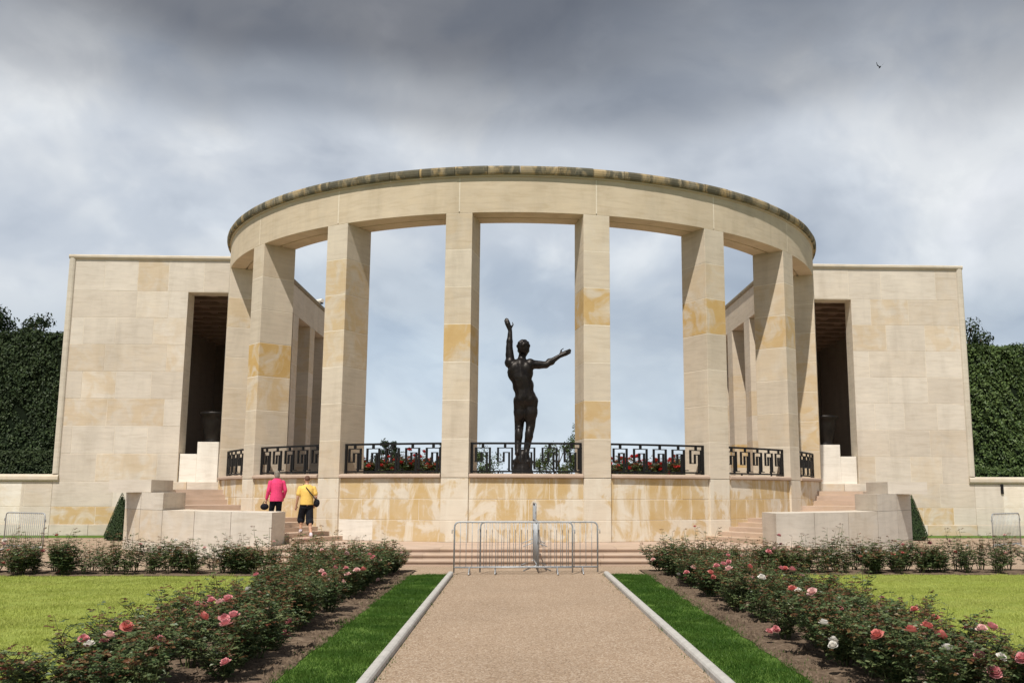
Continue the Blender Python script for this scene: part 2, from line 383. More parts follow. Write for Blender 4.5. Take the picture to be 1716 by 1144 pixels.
# ------------------------------------------------------------------ colonnade
colonnade = empty('colonnade', (0, DC-R, .35), 'curved limestone colonnade of square pillars carrying a heavy round entablature', 'colonnade')
def bevel_box_mesh(name, sx, sy, sz, ch, mat):
    bm = bmesh.new(); bmesh.ops.create_cube(bm, size=1.0)
    bmesh.ops.scale(bm, vec=(sx, sy, sz), verts=bm.verts)
    bmesh.ops.bevel(bm, geom=list(bm.edges), offset=ch, segments=1, affect='EDGES')
    me = bpy.data.meshes.new(name); bm.to_mesh(me); bm.free(); me.materials.append(mat); return me
NB = 7; bh = (ZB-SILL)/NB
blk_me = bevel_box_mesh('column_block', 2*HW, T, bh-GAP, .007, M_COL)
STAIN = {-50: {3: .95, 2: .5}, -30: {5: .45, 4: .5, 3: .4}, -10: {3: .75, 6: .2}, 10: {4: .8, 1: .65, 3: .12}, 30: {4: .85, 5: .25}, 50: {4: .65, 5: .3, 3: .2}, 70: {2: .5, 3: .45, 1: .55, 4: .3, 0: .3}, -70: {5: .35, 3: .15}}
for a in COLS:
    rot = Matrix.Rotation(rad(a), 4, 'Z')
    def cfr(z, d): return Matrix.Translation(Vector(cyl(a, z, d))) @ rot
    core = MB(); core.box(-HW+.004, HW-.004, -T/2+.004, T/2-.004, -(ZB-SILL)/2+.03, (ZB-SILL)/2-.002)
    c_o = put('column', core.mesh('column_core', M_MORTAR), colonnade, cfr((ZB+SILL)/2, T/2))
    for k in range(NB):
        b = put('stone_block', blk_me, c_o, cfr(SILL+bh*(k+.5), T/2+.002))
        b['stain'] = STAIN.get(a, {}).get(k, random.choice((0., 0., .06, .12)))
# entablature: nine long stones meeting over the pillars, two beams with a groove in the soffit
ent = MB(); ent.slab(cyl, -89.5, 89.5, ZB+.05, ZT-.01, .003, T-.02, n=160)
ent_o = ent.build('entablature', M_MORTAR, colonnade)
for k in range(9):
    a0, a1 = -90+20*k, -70+20*k
    if k == 0: a0 = -89.8
    if k == 8: a1 = 89.8
    g = math.degrees(.010/R)
    mb = MB(); mb.slab(cyl, a0+g, a1-g, ZB, ZT, 0, .50, n=24, chu=math.degrees(.008/R), ch=.008)
    b = mb.build('stone_block', M_ENT, ent_o); b['stain'] = .06
    mb = MB(); mb.slab(cyl, a0+g, a1-g, ZB+.004, ZT-.004, .555, T, n=24)
    b = mb.build('inner_beam', M_ENT, ent_o); b['stain'] = .1
# coping of separate weathered slabs, rounded nose, overhanging
cop = MB(); cop.slab(cyl, -89, 89, ZT-.012, ZT+.10, .05, T-.05, n=90)
cop_o = cop.build('cornice', M_COPE, colonnade); cop_o['stain'] = .4
rg = random.Random(8); a = -89.5; k = 0
while a < 89.4:
    w = rg.uniform(4.3, 5.6); a1 = min(a+w, 89.5)
    if 89.5-a1 < 2.5: a1 = 89.5
    n = 6; g = math.degrees(.007/R)
    top = ZT+.27+rg.uniform(-.006, .006); p = rg.uniform(-.006, .006)
    prof = [(.0, ZT+.012), (-.11+p, ZT+.012), (-.13+p, ZT+.05), (-.145+p, ZT+.11), (-.145+p, top-.08), (-.11+p, top-.02), (-.05, top), (T+.1, top), (T+.1, ZT+.012)]
    rows = [[cyl(u, z, d) for d, z in prof] for u in [a+g+(a1-a-2*g)*i/n for i in range(n+1)]]
    mb = MB(); mb.grid(rows, True); mb.quad(*rows[0]); mb.quad(*rows[-1][::-1])
    b = mb.build('coping_stone', M_COPE, cop_o)
    b['stain'] = rg.choice((.62, .56, .5, .30)) if -42 < (a+a1)/2 < -4 else rg.uniform(.36, .56)
    a = a1; k += 1
# small bed mould under the coping
mb = MB(); mb.slab(cyl, -89, 89, ZT-.035, ZT+.011, -.045, .06, n=90); b = mb.build('bed_mould', M_ENT, cop_o)
# drum wall below the pillars
drum = MB(); drum.slab(cyl, -89.5, 89.5, .0, SILL-.02, .0635, .9, n=160)
drum_o = drum.build('drum_wall', M_MORTAR, colonnade)
ZC = [.35, .93, 1.50, SILL]
hwdeg = math.degrees(HW/R)
pil_me = bevel_box_mesh('pilaster_block', 2*HW, .5, .575-GAP, .006, M_DRUM)
for a in COLS:
    rot = Matrix.Rotation(rad(a), 4, 'Z')
    mb = MB(); mb.box(-HW+.003, HW-.003, -.2, .2, -.86, .86); put('pilaster_core', mb.mesh('pilaster_core', M_MORTAR), drum_o, Matrix.Translation(Vector(cyl(a, 1.21, .207))) @ rot)
    for k in range(3):
        b = put('pilaster_block', pil_me, drum_o, Matrix.Translation(Vector(cyl(a, (ZC[k]+ZC[k+1])/2, .25+.002))) @ rot)
        b['stain'] = random.choice((.0, .1, .3))
rg = random.Random(21)
for i in range(9):
    a0 = (-88 if i == 0 else COLS[i-1]+hwdeg+.03); a1 = (88 if i == 8 else COLS[i]-hwdeg-.03)
    for k in range(3):
        nb = 3 if k != 1 else 3
        cuts = [a0+(a1-a0)*t for t in ([0, .36, .68, 1] if k == 0 else [0, .24, .52, .80, 1] if k == 1 else [0, .33, .70, 1])]
        for j in range(len(cuts)-1):
            u0, u1 = cuts[j]+.03, cuts[j+1]-.03
            pale = False
            mb = MB(); z0, z1 = ZC[k]+GAP/2, ZC[k+1]-GAP/2
            mb.slab(cyl, u0, u1, z0, z1, .056+rg.uniform(-.002, .002), .2, n=4, chu=.03, ch=.006)
            b = mb.build('stone_block', M_DRUM, drum_o)
            st = rg.choice((.35, .6, .75, .9)) if k else rg.choice((.15, .3, .5, .7))
            if i in (0, 1, 7, 8): st -= .25
            b['stain'] = st
            if i == 3 and k == 0 and j == 0: b.data.materials[0] = M_WHITE; b['stain'] = 0.
    # sill, slightly wider than the bay
    s0, s1 = (a0 if i == 0 else a0-.12), (a1 if i == 8 else a1+.12)
    mb = MB()
    prof = [(.05, SILL-.002), (-.030, SILL-.002), (-.045, SILL+.02), (-.045, SILL+.07), (-.030, SILL+.095), (.05, SILL+.115), (.7, SILL+.115), (.7, SILL-.002)]
    rows = [[cyl(u, z, d) for d, z in prof] for u in [s0+.2+(s1-s0-.4)*q/10 for q in range(11)]]
    mb.grid(rows, True); mb.quad(*rows[0]); mb.quad(*rows[-1][::-1])
    b = mb.build('sill', M_STEP, drum_o); b['stain'] = .0
# floor of the court behind the colonnade
mb = MB(); ring = [cyl(u, FLOOR, .5) for u in range(-90, 91, 5)]
mb.quad(*ring, (R-.5, 75, FLOOR), (-R+.5, 75, FLOOR)); o = mb.build('court_paving', M_STEP, fix=False); tag(o, kind='structure')

# railings with a key pattern, one in each bay
names = ['far left end bay against the loggia', 'bay beside the leftmost pillar', 'bay above the two walkers on the stairs',
         'bay just left of the central bay', 'central bay in front of the bronze figure', 'bay just right of the central bay',
         'second bay right of the centre', 'bay beside the rightmost pillar', 'far right end bay against the loggia']
for i in range(9):
    a0 = (-87 if i == 0 else COLS[i-1]+hwdeg+.1); a1 = (87 if i == 8 else COLS[i]-hwdeg-.1)
    RR = R-.24
    L = rad(a1-a0)*RR
    z0, z1 = SILL+.135, SILL+.975
    e = empty('railing', cyl((a0+a1)/2, z0, .24), 'black iron key pattern railing in the ' + names[i], 'railing', 'railings between the pillars')
    def fn(u, v, d): ang = rad(a0)+u/RR; r = RR-d; return (r*sin(ang), DC-r*cos(ang), z0+v)
    H = z1-z0
    def bar(mb, u0, u1, v0, v1, dep=.022):
        mb.slab(fn, u0, u1, v0, v1, -dep, dep, n=max(1, int((u1-u0)/.35)))
    fm = MB(); bar(fm, 0, L, H-.055, H, .03); bar(fm, 0, L, .02, .065, .03); bar(fm, 0, .06, .0, H-.056, .028); bar(fm, L-.06, L, .0, H-.056, .028)
    bar(fm, -.10, 0, H-.16, H-.13, .012); bar(fm, L, L+.10, H-.16, H-.13, .012)
    for q in (.25, .75): bar(fm, L*q-.02, L*q+.02, -.02, .02, .02)
    fm.build('frame', M_IRON, e)
    nu = max(1, round(L/.68)); p = L/nu
    for k in range(nu):
        u = k*p; km = MB(); t = .055; h = .024
        zt_ = H-.055; A = u+.11; D = u+p-.06; B = u+.11+p*.26; C_ = u+.11+p*.50
        topz = zt_-.085
        bar(km, (A+D)/2-.035, (A+D)/2+.035, topz, zt_)                    # tab to the top rail
        bar(km, A, D, topz-h, topz)                                       # outer top
        bar(km, A, A+t, .30, topz-h)                                      # outer left, short
        bar(km, A+t, B, .30, .30+h)                                       # foot of the left loop
        bar(km, B, B+t, .30, topz-.125)
        bar(km, B+t, C_, topz-.125-h, topz-.125)                          # inner top
        bar(km, C_, C_+t, .12, topz-.125)
        bar(km, D-t, D, .12, topz-h)
        bar(km, D-t-.001, min(D+.12, L-.06), .12-h, .12)
        bar(km, C_-.03 , C_+t, .12-h, .12)
        bar(km, C_, C_+.06, .065, .12-h)
        km.build('key_bar', M_IRON, e)

# ------------------------------------------------------------------ loggias (wings)
XI, XW, YW, YB = 10.27, 18.15, DC, 53.0
DOOR0, DOOR1 = 11.30, 13.44
CZ = [.42, 1.10, 2.05] + [2.05+1.075*k for k in range(1, 8)] + [10.85]
def make_loggia(s):
    side = 'left' if s < 0 else 'right'
    root = empty('loggia', (s*14.2, YW, 0), 'tall pale limestone loggia with a dark doorway on the %s of the colonnade' % side, 'building', 'loggias flanking the colonnade')
    rg = random.Random(40+s)
    fn = lambda u, v, d: (s*u, YW+d, v)
    # front wall
    core = MB()
    for x0, x1, z0, z1 in ((DOOR1+.005, XW-.01, 0, 10.9), (XI+.005, DOOR0-.005, 0, 10.9), (DOOR0-.004, DOOR1+.004, ZB+.01, 10.899), (DOOR0-.004, DOOR1+.004, 0, FLOOR-.02)):
        core.slab(fn, x0, x1, z0, z1, .006, .72)
    fw = core.build('front_wall', M_MORTAR, root)
    zs = [0.0]+CZ
    for ci in range(len(zs)-1):
        z0, z1 = zs[ci], zs[ci+1]
        spans = [(XI, XW-.0)]
        if z1 > FLOOR+.5 and z0 < ZB-.1: spans = [(XI, DOOR0), (DOOR1, XW)]
        for x0, x1 in spans:
            cuts = [x0]; off = .75 if ci % 2 else 1.4
            x = x0+off*rg.uniform(.85, 1.1)
            while x < x1-.55: cuts.append(x); x += rg.choice((1.25, 1.4, 1.4, 1.65, 2.3))*rg.uniform(.95, 1.05)
            cuts.append(x1)
            for j in range(len(cuts)-1):
                mb = MB(); d0 = rg.uniform(-.0025, .0025) - (.03 if ci == 0 else 0)
                mb.slab(fn, cuts[j]+GAP/2, cuts[j+1]-GAP/2, z0+GAP/2, z1-GAP/2, d0, .3, ch=.005, chu=.005)
                b = mb.build('stone_block', M_WALL, fw)
                b['stain'] = rg.choice((0, 0, 0, 0, .05, .1, .18, .3)) if ci > 1 else rg.choice((0, .1, .4))
                if ci == 1 and cuts[j] > 14.5 and cuts[j] < 16.6: b['stain'] = .7
    # raised frame moulding: outer edge and top
    fm = MB()
    prof = [(0, -.05), (.05, -.075), (.16, -.075), (.21, -.05), (.24, -.002), (.24, .2), (0, .2)]
    rows = [[(s*(XW+.02-p), YW+d, z) for p, d in prof] for z in (2.345, 11.03)]
    fm.grid(rows, True); fm.quad(*rows[0]); fm.quad(*rows[1][::-1]); fm.build('edge_moulding', M_TRIM, root)
    cp = MB()
    prof = [(10.853, -.003), (10.875, -.06), (10.93, -.095), (11.0, -.095), (11.035, -.06), (11.045, .02), (11.045, .73), (10.853, .73)]
    rows = [[(s*x, YW+d, z) for z, d in prof] for x in (XI-.06, 12.0, 14.0, 16.0, XW+.04)]
    cp.grid(rows, True); cp.quad(*rows[0]); cp.quad(*rows[-1][::-1]); b = cp.build('coping', M_TRIM, root); b['stain'] = .12
    # outer side wall, end wall, roof
    mb = MB(); mb.box(*sorted((s*(XW-.7), s*(XW-.012))), YW+.725, YB, 0, 11.0); mb.build('side_wall', M_WALL, root)
    mb = MB(); mb.box(*sorted((s*(XW-.78), s*(XW-.705))), YW+.728, YB-.83, FLOOR, 10.29); mb.build('shade_lining', M_INNER_SHADE, root)  # added dark sheet over the pale wall's inner face, painting the interior shade
    mb = MB(); mb.box(*sorted((s*(XI+.8), s*(XW-.71))), YB-.8, YB-.01, 0, 11.0); mb.build('end_wall', M_INNER_SHADE, root)
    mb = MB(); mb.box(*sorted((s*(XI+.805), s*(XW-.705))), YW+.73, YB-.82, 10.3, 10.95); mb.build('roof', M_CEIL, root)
    # inner face towards the court: pillars and lintel
    py = [(YW+.723, 38.3), (40.65, 41.65), (44.0, 45.0), (47.35, 48.35), (50.7, YB)]
    for y0, y1 in py:
        mb = MB(); z = FLOOR
        mb.box(*sorted((s*(XI+.006), s*(XI+.79))), y0+.004, y1-.004, 0, ZB-.004)
        p = mb.build('pillar', M_MORTAR, root)
        for k in range(7):
            z0, z1 = FLOOR+(ZB-FLOOR)*k/7, FLOOR+(ZB-FLOOR)*(k+1)/7
            me = MB(); me.slab(lambda u, v, d: (s*(XI+d), u, v), y0, y1, z0+GAP/2, z1-GAP/2, 0, .8, ch=.006, chu=.006)
            b = me.build('stone_block', M_COL, p); b['stain'] = rg.choice((0, 0, .1, .3))
            if s > 0 and abs(y0-44) < .1 and k == 1: b['stain'] = .9
    mb = MB(); mb.box(*sorted((s*(XI+.002), s*(XI+.79))), YW+.724, YB-.005, ZB+.002, 10.84); lb = mb.build('lintel', M_COL, root); lb['stain'] = .05
    mb = MB()
    prof = [(XI+.0, 10.846), (XI-.06, 10.87), (XI-.09, 10.92), (XI-.09, 11.0), (XI-.05, 11.04), (XI+.8, 11.04), (XI+.8, 10.846)]
    rows = [[(s*x, y, z) for x, z in prof] for y in (YW+.735, 41, 45, 49, YB+.05)]
    mb.grid(rows, True); mb.quad(*rows[0]); mb.quad(*rows[-1][::-1]); b = mb.build('coping', M_COPE, root); b['stain'] = .15
    # ceiling coffers
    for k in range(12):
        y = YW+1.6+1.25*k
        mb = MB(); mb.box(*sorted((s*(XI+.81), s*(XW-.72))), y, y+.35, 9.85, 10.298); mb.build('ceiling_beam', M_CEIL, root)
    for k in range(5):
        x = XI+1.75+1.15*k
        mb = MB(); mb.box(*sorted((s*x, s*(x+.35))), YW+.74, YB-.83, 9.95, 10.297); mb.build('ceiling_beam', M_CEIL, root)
    # floor, map wall base inside
    mb = MB(); mb.box(*sorted((s*(XI+.8), s*(XW-.71))), YW+.726, YB-.82, 1.2, FLOOR); mb.build('floor', M_STEP, root)
    mb = MB(); mb.box(*sorted((s*(XW-.93), s*(XW-.785))), YW+1.2, YB-1.2, FLOOR+.01, FLOOR+1.5); mb.build('wainscot', M_INNER_SHADE, root)
    # screen in the doorway: lower parapet and taller pedestal
    mb = MB(); mb.slab(fn, 12.76, DOOR1-.03, FLOOR-.1, 3.13, .09, .45, ch=.01, chu=.01); b = mb.build('parapet', M_WHITE, root)
    mb = MB(); mb.slab(fn, 11.93, 12.75, FLOOR-.1, 3.60, .06, 1.2, ch=.01, chu=.01); b = mb.build('pedestal', M_WHITE, root)
    mb = MB(); mb.slab(fn, DOOR0+.01, 11.91, FLOOR-.1, 3.13, .09, .45, ch=.01, chu=.01); b = mb.build('parapet', M_WALL, root)
    # bronze urn standing on the pedestal
    u = MB()
    u.lathe([(p*1.12, q*1.06) for p, q in [(.02, 0), (.30, 0), (.30, .06), (.27, .10), (.30, .16), (.36, .45), (.42, .80), (.45, 1.0), (.49, 1.03), (.50, 1.10), (.47, 1.14), (.41, 1.14), (.38, 1.05), (.02, 1.0)]], 28, (s*12.36, YW+.70, 3.602))
    o = u.build('urn', M_BRONZE, smooth=True); tag(o, 'dark bronze urn on the pedestal in the %s doorway' % side, 'urn', 'bronze urns')
    # low garden wall continuing outward
    gw = empty('garden_wall', (s*24, YW, 0), 'low limestone garden wall running off the %s loggia below the clipped hedge' % side, 'wall', 'garden walls')
    mb = MB(); mb.slab(fn, XW+.002, 32, 0, 2.04, .006, .6); wc = mb.build('wall_core', M_MORTAR, gw)
    for ci, (z0, z1) in enumerate(((0, .42), (.42, 1.10), (1.10, 2.05))):
        x = XW+.001; k = 0
        while x < 31.9:
            w = rg.choice((1.1, 1.4, 1.7))*rg.uniform(.9, 1.1); x1 = min(x+w, 32); k += 1
            if x1 > 19.3 > x and ci: x1 = 19.3
            mb = MB(); mb.slab(fn, x+GAP/2, x1-GAP/2, z0+GAP/2, z1-GAP/2, rg.uniform(-.002, .002)-(.03 if ci == 0 else 0), .3, ch=.005, chu=.005)
            b = mb.build('stone_block', M_WALL if (x < 19.2 or ci == 0) else M_WHITE, wc); b['stain'] = rg.choice((0, 0, .1, .2))
            x = x1
    cp = MB()
    prof = [(2.053, -.003), (2.075, -.07), (2.13, -.10), (2.24, -.10), (2.30, -.07), (2.33, .0), (2.33, .62), (2.053, .62)]
    rows = [[(s*x, YW+d, z) for z, d in prof] for x in (XW-.22, 20, 24, 28, 32)]
    cp.grid(rows, True); cp.quad(*rows[0]); cp.quad(*rows[-1][::-1]); b = cp.build('coping', M_TRIM, gw); b['stain'] = .15
    if s > 0:
        mb = MB(); mb.box(19.21, 19.31, YW-.05, YW+.1, 1.66, 2.03); mb.build('drain_spout', M_IRON, gw)
for s in (-1, 1): make_loggia(s)

# small white surveillance camera on the left roof edge
e = empty('security_camera', (-10.4, 46.2, 11.045), 'small white security camera on the left loggia roof edge', 'camera')
mb = MB(); mb.tube([(-10.4, 46.2, 11.042), (-10.4, 46.2, 11.22)], .03, 8); mb.build('post', M_WHITE, e)
mb = MB(); mb.tube([(-10.55, 46.35, 11.27), (-10.15, 45.95, 11.24)], [.10, .10], 10); mb.build('housing', M_WHITE, e)
mb = MB(); mb.lathe([(.02, 0), (.07, .01), (.085, .06), (.05, .075)], 12, (-10.2, 46.0, 11.07)); mb.build('lens_dome', M_IRON, e)

# ------------------------------------------------------------------ terrace, stairs and stair walls
ter = empty('terrace', (0, 21.75, 0), kind='structure')
for k, (y, z0, z1) in enumerate(((21.75, 0, .13), (22.20, .131, .24), (22.68, .241, .35))):
    rg = random.Random(60+k); x = -7.05; 
    while x < 7.04:
        x1 = min(7.05, x+rg.uniform(1.9, 2.5)); x1 = 7.05 if 7.05-x1 < .8 else x1
        mb = MB(); yb = y+(.52 if k < 2 else 1.4)
        prof = [(y+.03, z0), (y+.03, z1-.045), (y, z1-.04), (y, z1-.008), (y+.008, z1), (yb, z1), (yb, z0)]
        rows = [[(q, py, pz) for py, pz in prof] for q in (x+.003, x1-.003)]
        mb.grid(rows, True); mb.quad(*rows[0]); mb.quad(*rows[1][::-1])
        b = mb.build('step_stone', M_STEP, ter); b['stain'] = rg.uniform(0, .15); x = x1
mb = MB(); mb.box(-7.04, 7.04, 24.084, 27.5, 0, .346); b = mb.build('platform', M_STEP, ter)
mb = MB(); mb.box(-7.03, 7.03, 22.25, 24.08, -.02, .12); mb.build('footing', M_STEP, ter)
RO, RI = 14.5, 13.3
LOW = [27.2, 29.4, 31.6, 33.8, 36.0]; UP = [50.7, 52.3, 60.0, 62.0, 64.0]
def arc(s, r): return lambda u, v, d: (s*(r-d)*sin(rad(u)), DC-(r-d)*cos(rad(u)), v)
for s in (-1, 1):
    side = 'left' if s < 0 else 'right'
    st = empty('stairs', (s*6.0, 25.6, .35), 'pinkish stone stairs curving up round the %s side of the drum wall' % side, 'stairs', 'curved stairs')
    f = arc(s, RI-.004)
    z = .35; angs = LOW+UP; hs = [.12]*5+[.16]*5
    for k, (a, h) in enumerate(zip(angs, hs)):
        z1 = z+h; a2 = angs[k+1]+.25 if k < len(angs)-1 else 89
        mb = MB(); mb.slab(lambda u, v, d: f(u, v, d), a, a2, .02 if k == 0 else z-.10, z1, 0, RI-R+.25, n=max(2, int((a2-a)/1.5)))
        nm = 'step' if k not in (4, 9) else 'landing'
        b = mb.build(nm, M_STEP, st); b['stain'] = random.uniform(0, .2); z = z1
    # cheek walls stepping up: lower, middle, upper block. end faces run parallel to the axis
    cw = empty('stair_wall', (s*9, 25, 0), 'thick pale stone cheek wall stepping up beside the %s stairs' % side, 'wall', 'stair walls')
    def seg(x_in, x_out, z0, z1, ro=RO, ri=RI, mat=M_STAIRWALL, stn=0., g=GAP/2):
        # curved block between two x values
        n = 10; rowsv = []
        def pt(x, r, z): return (s*x, DC-math.sqrt(max(r*r-x*x, .01)), z)
        xs = [x_in+g+(x_out-x_in-2*g)*i/n for i in range(n+1)]
        ring = lambda i: [pt(xs[i], ro, z0+g), pt(xs[i], ro, z1-g*.2), pt(xs[i], ri, z1-g*.2), pt(xs[i], ri, z0+g)]
        rows = [ring(i) for i in range(n+1)]
        mb = MB(); mb.grid(rows, True); mb.quad(*rows[0]); mb.quad(*rows[-1][::-1])
        b = mb.build('stone_block', mat, cw); b['stain'] = stn; return b
    rg = random.Random(70+s)
    cuts = [6.34, 7.55, 8.75, 9.97, 11.0, 11.95]
    for j in range(5):
        zA = 1.18
        seg(cuts[j], cuts[j+1], 0.0, .30, ro=RO-.003, ri=RI+.003, stn=rg.choice((0, .1, .3)))
        seg(cuts[j], cuts[j+1], .30, zA, stn=rg.choice((0, 0, .12, .3)))
    seg(9.97, 11.0, 1.18, 1.66); seg(11.0, 11.95, 1.18, 1.66)
    mb = MB(); mb.box(*sorted((s*10.74, s*11.93)), DC-math.sqrt(RO**2-10.74**2)+.03+.25, 28.7, 1.665, 2.02); mb.build('cap_block', M_STAIRWALL, cw)
    mb = MB(); mb.box(*sorted((s*11.45, s*11.94)), 28.705, YW-.005, 0, 1.74); mb.build('return_wall', M_STAIRWALL, cw)
    mb = MB(); mb.slab(arc(s, RI-.003), 64, 66, 1.0, 1.745, -.0, .02); 
    # landing slab to the doorway
    mb = MB(); mb.box(*sorted((s*10.6, s*11.445)), 33.2, YW-.004, .9, FLOOR-.006); b = mb.build('landing', M_STEP, st)
    mb = MB(); mb.box(*sorted((s*11.95, s*13.5)), 34.2, YW-.036, 0, FLOOR-.004); b = mb.build('landing', M_STEP, st)

# ------------------------------------------------------------------ hedges, topiary, trees
def leaves_on(mb, pts, size, rg, spread=.9):
    for p, nrm in pts:
        d = (nrm+Vector((rg.gauss(0, 1), rg.gauss(0, 1), rg.gauss(0, 1)))*spread*.6).normalized()
        a = d.orthogonal().normalized(); q = rg.uniform(0, 6.28); b = d.cross(a)
        e1 = a*cos(q)+b*sin(q); e2 = d.cross(e1); L = size*rg.uniform(.6, 1.3); w = L*.55
        mb.quad(p-e1*L*.5, p+e2*w*.5+d*L*.12, p+e1*L*.5, p-e2*w*.5+d*L*.12)
def hedge(name, x0, x1, y0, y1, z0, z1, dens, size, mat, label, seed, lump=.12, group=None):
    rg = random.Random(seed); root = empty(name, ((x0+x1)/2, (y0+y1)/2, z0), label, 'hedge', group)
    c = MB(); c.box(x0+.15, x1-.15, y0+.18, y1-.15, z0, z1-.18); c.build('core', M_CORE, root)
    ph = [rg.uniform(0, 6) for _ in range(8)]
    def wob(a, b): return lump*(sin(a*1.7+ph[0])*sin(b*1.3+ph[1])+.6*sin(a*3.9+ph[2])*sin(b*3.1+ph[3])+.4*sin(a*8+ph[4]+b*6))
    pts = []
    for k in range(int((x1-x0)*(z1-z0)*dens)):
        x, z = rg.uniform(x0, x1), rg.uniform(z0, z1); pts.append((Vector((x, y0-wob(x, z)*.8+abs(rg.gauss(0, .10)), z)), Vector((0, -1, .25))))
    for k in range(int((x1-x0)*(y1-y0)*dens)):
        x, y = rg.uniform(x0, x1), rg.uniform(y0, y1); pts.append((Vector((x, y, z1+wob(x, y)*.6+rg.gauss(0, .05))), Vector((0, -.2, 1))))
    for xx, nn in ((x0, -1), (x1, 1)):
        for k in range(int((y1-y0)*(z1-z0)*dens)):
            y, z = rg.uniform(y0, y1), rg.uniform(z0, z1); pts.append((Vector((xx+nn*wob(y, z)*.7, y, z)), Vector((nn, 0, .2))))
    mb = MB(); leaves_on(mb, pts, size, rg); mb.build('foliage', mat, root, fix=False); return root
hedge('clipped_hedge', -25.0, -18.4, 40.2, 42.6, 0, 8.5, 300, .15, M_HEDGE, 'tall dark clipped hedge rising behind the left garden wall', 1, .17)
hedge('low_hedge', -25.0, -18.4, 38.2, 39.2, 0, 3.25, 380, .11, M_HEDGE, 'low clipped hedge between the left garden wall and the tall dark hedge', 2, .04)
hedge('clipped_hedge', 18.4, 22.6, 40.2, 42.6, 0, 8.25, 300, .15, M_HEDGE2, 'tall green clipped hedge rising behind the right garden wall', 3, .14)
hedge('clipped_hedge', 22.75, 26.5, 41.6, 43.6, 0, 8.55, 200, .15, M_HEDGE2, 'taller hedge set back at the right edge behind the right garden wall', 4, .14)
hedge('low_hedge', 18.4, 26.0, 38.4, 39.4, 0, 2.7, 300, .12, M_HEDGE2, 'low rounded hedge behind the right garden wall', 5, .08)
for s in (-1, 1):
    rg = random.Random(9+s); x, y = s*14.12, 33.2
    root = empty('topiary_cone', (x, y, 0), 'clipped conical evergreen beside the %s stair wall' % ('left' if s < 0 else 'right'), 'topiary', 'topiary cones')
    c = MB(); c.lathe([(.40, .02), (.44, .12), (.38, .4), (.2, 1.0), (.02, 1.5)], 18, (x, y, 0)); c.build('core', M_CORE, root)
    pts = []
    for k in range(5200):
        t = 1-math.sqrt(rg.random()); z = .04+1.6*t; r = (.52*(1-t)**.95+.015)*(1 if t > .06 else .9); a = rg.uniform(0, 6.28)
        pts.append((Vector((x+r*cos(a), y+r*sin(a), z)), Vector((cos(a), sin(a), .35))))
    mb = MB(); leaves_on(mb, pts, .045, rg, .6); mb.build('foliage', M_CONE, root, fix=False)
def tree(name, x, y, zb, h, rad_, mat, label, seed, nclump=26, leaf=.18, per=150, conical=.0, group=None, cb=.35):
    rg = random.Random(seed); root = empty(name, (x, y, zb), label, 'tree', group)
    tr = MB(); tr.tube([(x, y, zb-.05), (x+.1, y, zb+h*.35), (x-.05, y+.1, zb+h*.7), (x, y, zb+h*.92)], [h*.03, h*.022, h*.013, h*.004], 8)
    mb = MB()
    for k in range(nclump):
        t = rg.uniform(cb, 1.0); prof = (1-conical)*math.sqrt(max(.05, 1-((t-.55)/.5)**2)) + conical*(1.05-t)*1.6
        a = rg.uniform(0, 6.28); q = rad_*prof*math.sqrt(rg.uniform(.25, 1)); c = Vector((x+q*cos(a), y+q*sin(a), zb+h*t))
        cr = rad_*rg.uniform(.20, .36)
        tr.tube([(x, y, zb+h*max(.2, t-.22)), tuple(c)], [h*.008, h*.003], 5)
        pts = []
        for j in range(per):
            d = Vector((rg.gauss(0, 1), rg.gauss(0, 1), rg.gauss(0, .8))).normalized(); pts.append((c+d*cr*rg.uniform(.45, 1.1), d))
        leaves_on(mb, pts, leaf, rg, 1.0)
    tr.build('trunk', M_BARK, root, smooth=True); mb.build('crown', mat, root, fix=False); return root
TG = 'trees beyond the memorial'
tree('pine_tree', 23.1, 47.0, 0, 10.75, 2.5, M_PINE, 'dark pine top showing above the right clipped hedge', 31, 30, .16, 170, .45)
for k, (x, h, lab) in enumerate(((-26.2, 10.7, 'dark evergreen top at the far left edge above the hedge'), (-24.3, 10.3, 'dark evergreen top second from the left edge above the hedge'),
                                 (-22.6, 10.0, 'dark evergreen top third from the left edge above the hedge'), (-20.9, 9.9, 'dark evergreen top nearest the left loggia above the hedge'))):
    tree('evergreen_tree', x, 46+k*.4, 0, h, 1.7, M_PINE, lab, 50+k, 24, .16, 150, .25, 'evergreens behind the left hedge')
tree('garden_tree', -3.6, 72, 0, 4.9, 2.0, M_TREE, 'small green tree seen low through the central bay left of the bronze figure', 61, 26, .17, 170, 0, TG, .2)
tree('garden_tree', 3.0, 70, 0, 5.4, 1.8, M_TREE, 'leafy tree low in the central bay just right of the bronze figure', 62, 26, .17, 170, 0, TG, .2)
tree('garden_tree', 4.9, 71, 0, 6.6, 1.9, M_TREE, 'taller leafy tree in the central bay against the right-hand pillar', 63, 30, .17, 180, 0, TG, .2)
tree('evergreen_tree', -3.85, 47.5, 1.7, 2.9, .62, M_PINE, 'dark conifer at the right end of the red flowers behind the left railing', 64, 22, .12, 120, .7, None, .1)
tree('evergreen_tree', -6.7, 46.5, 1.7, 2.5, .75, M_PINE, 'dark bushy evergreen among the red flowers behind the left railing', 65, 22, .12, 120, .2, None, .1)

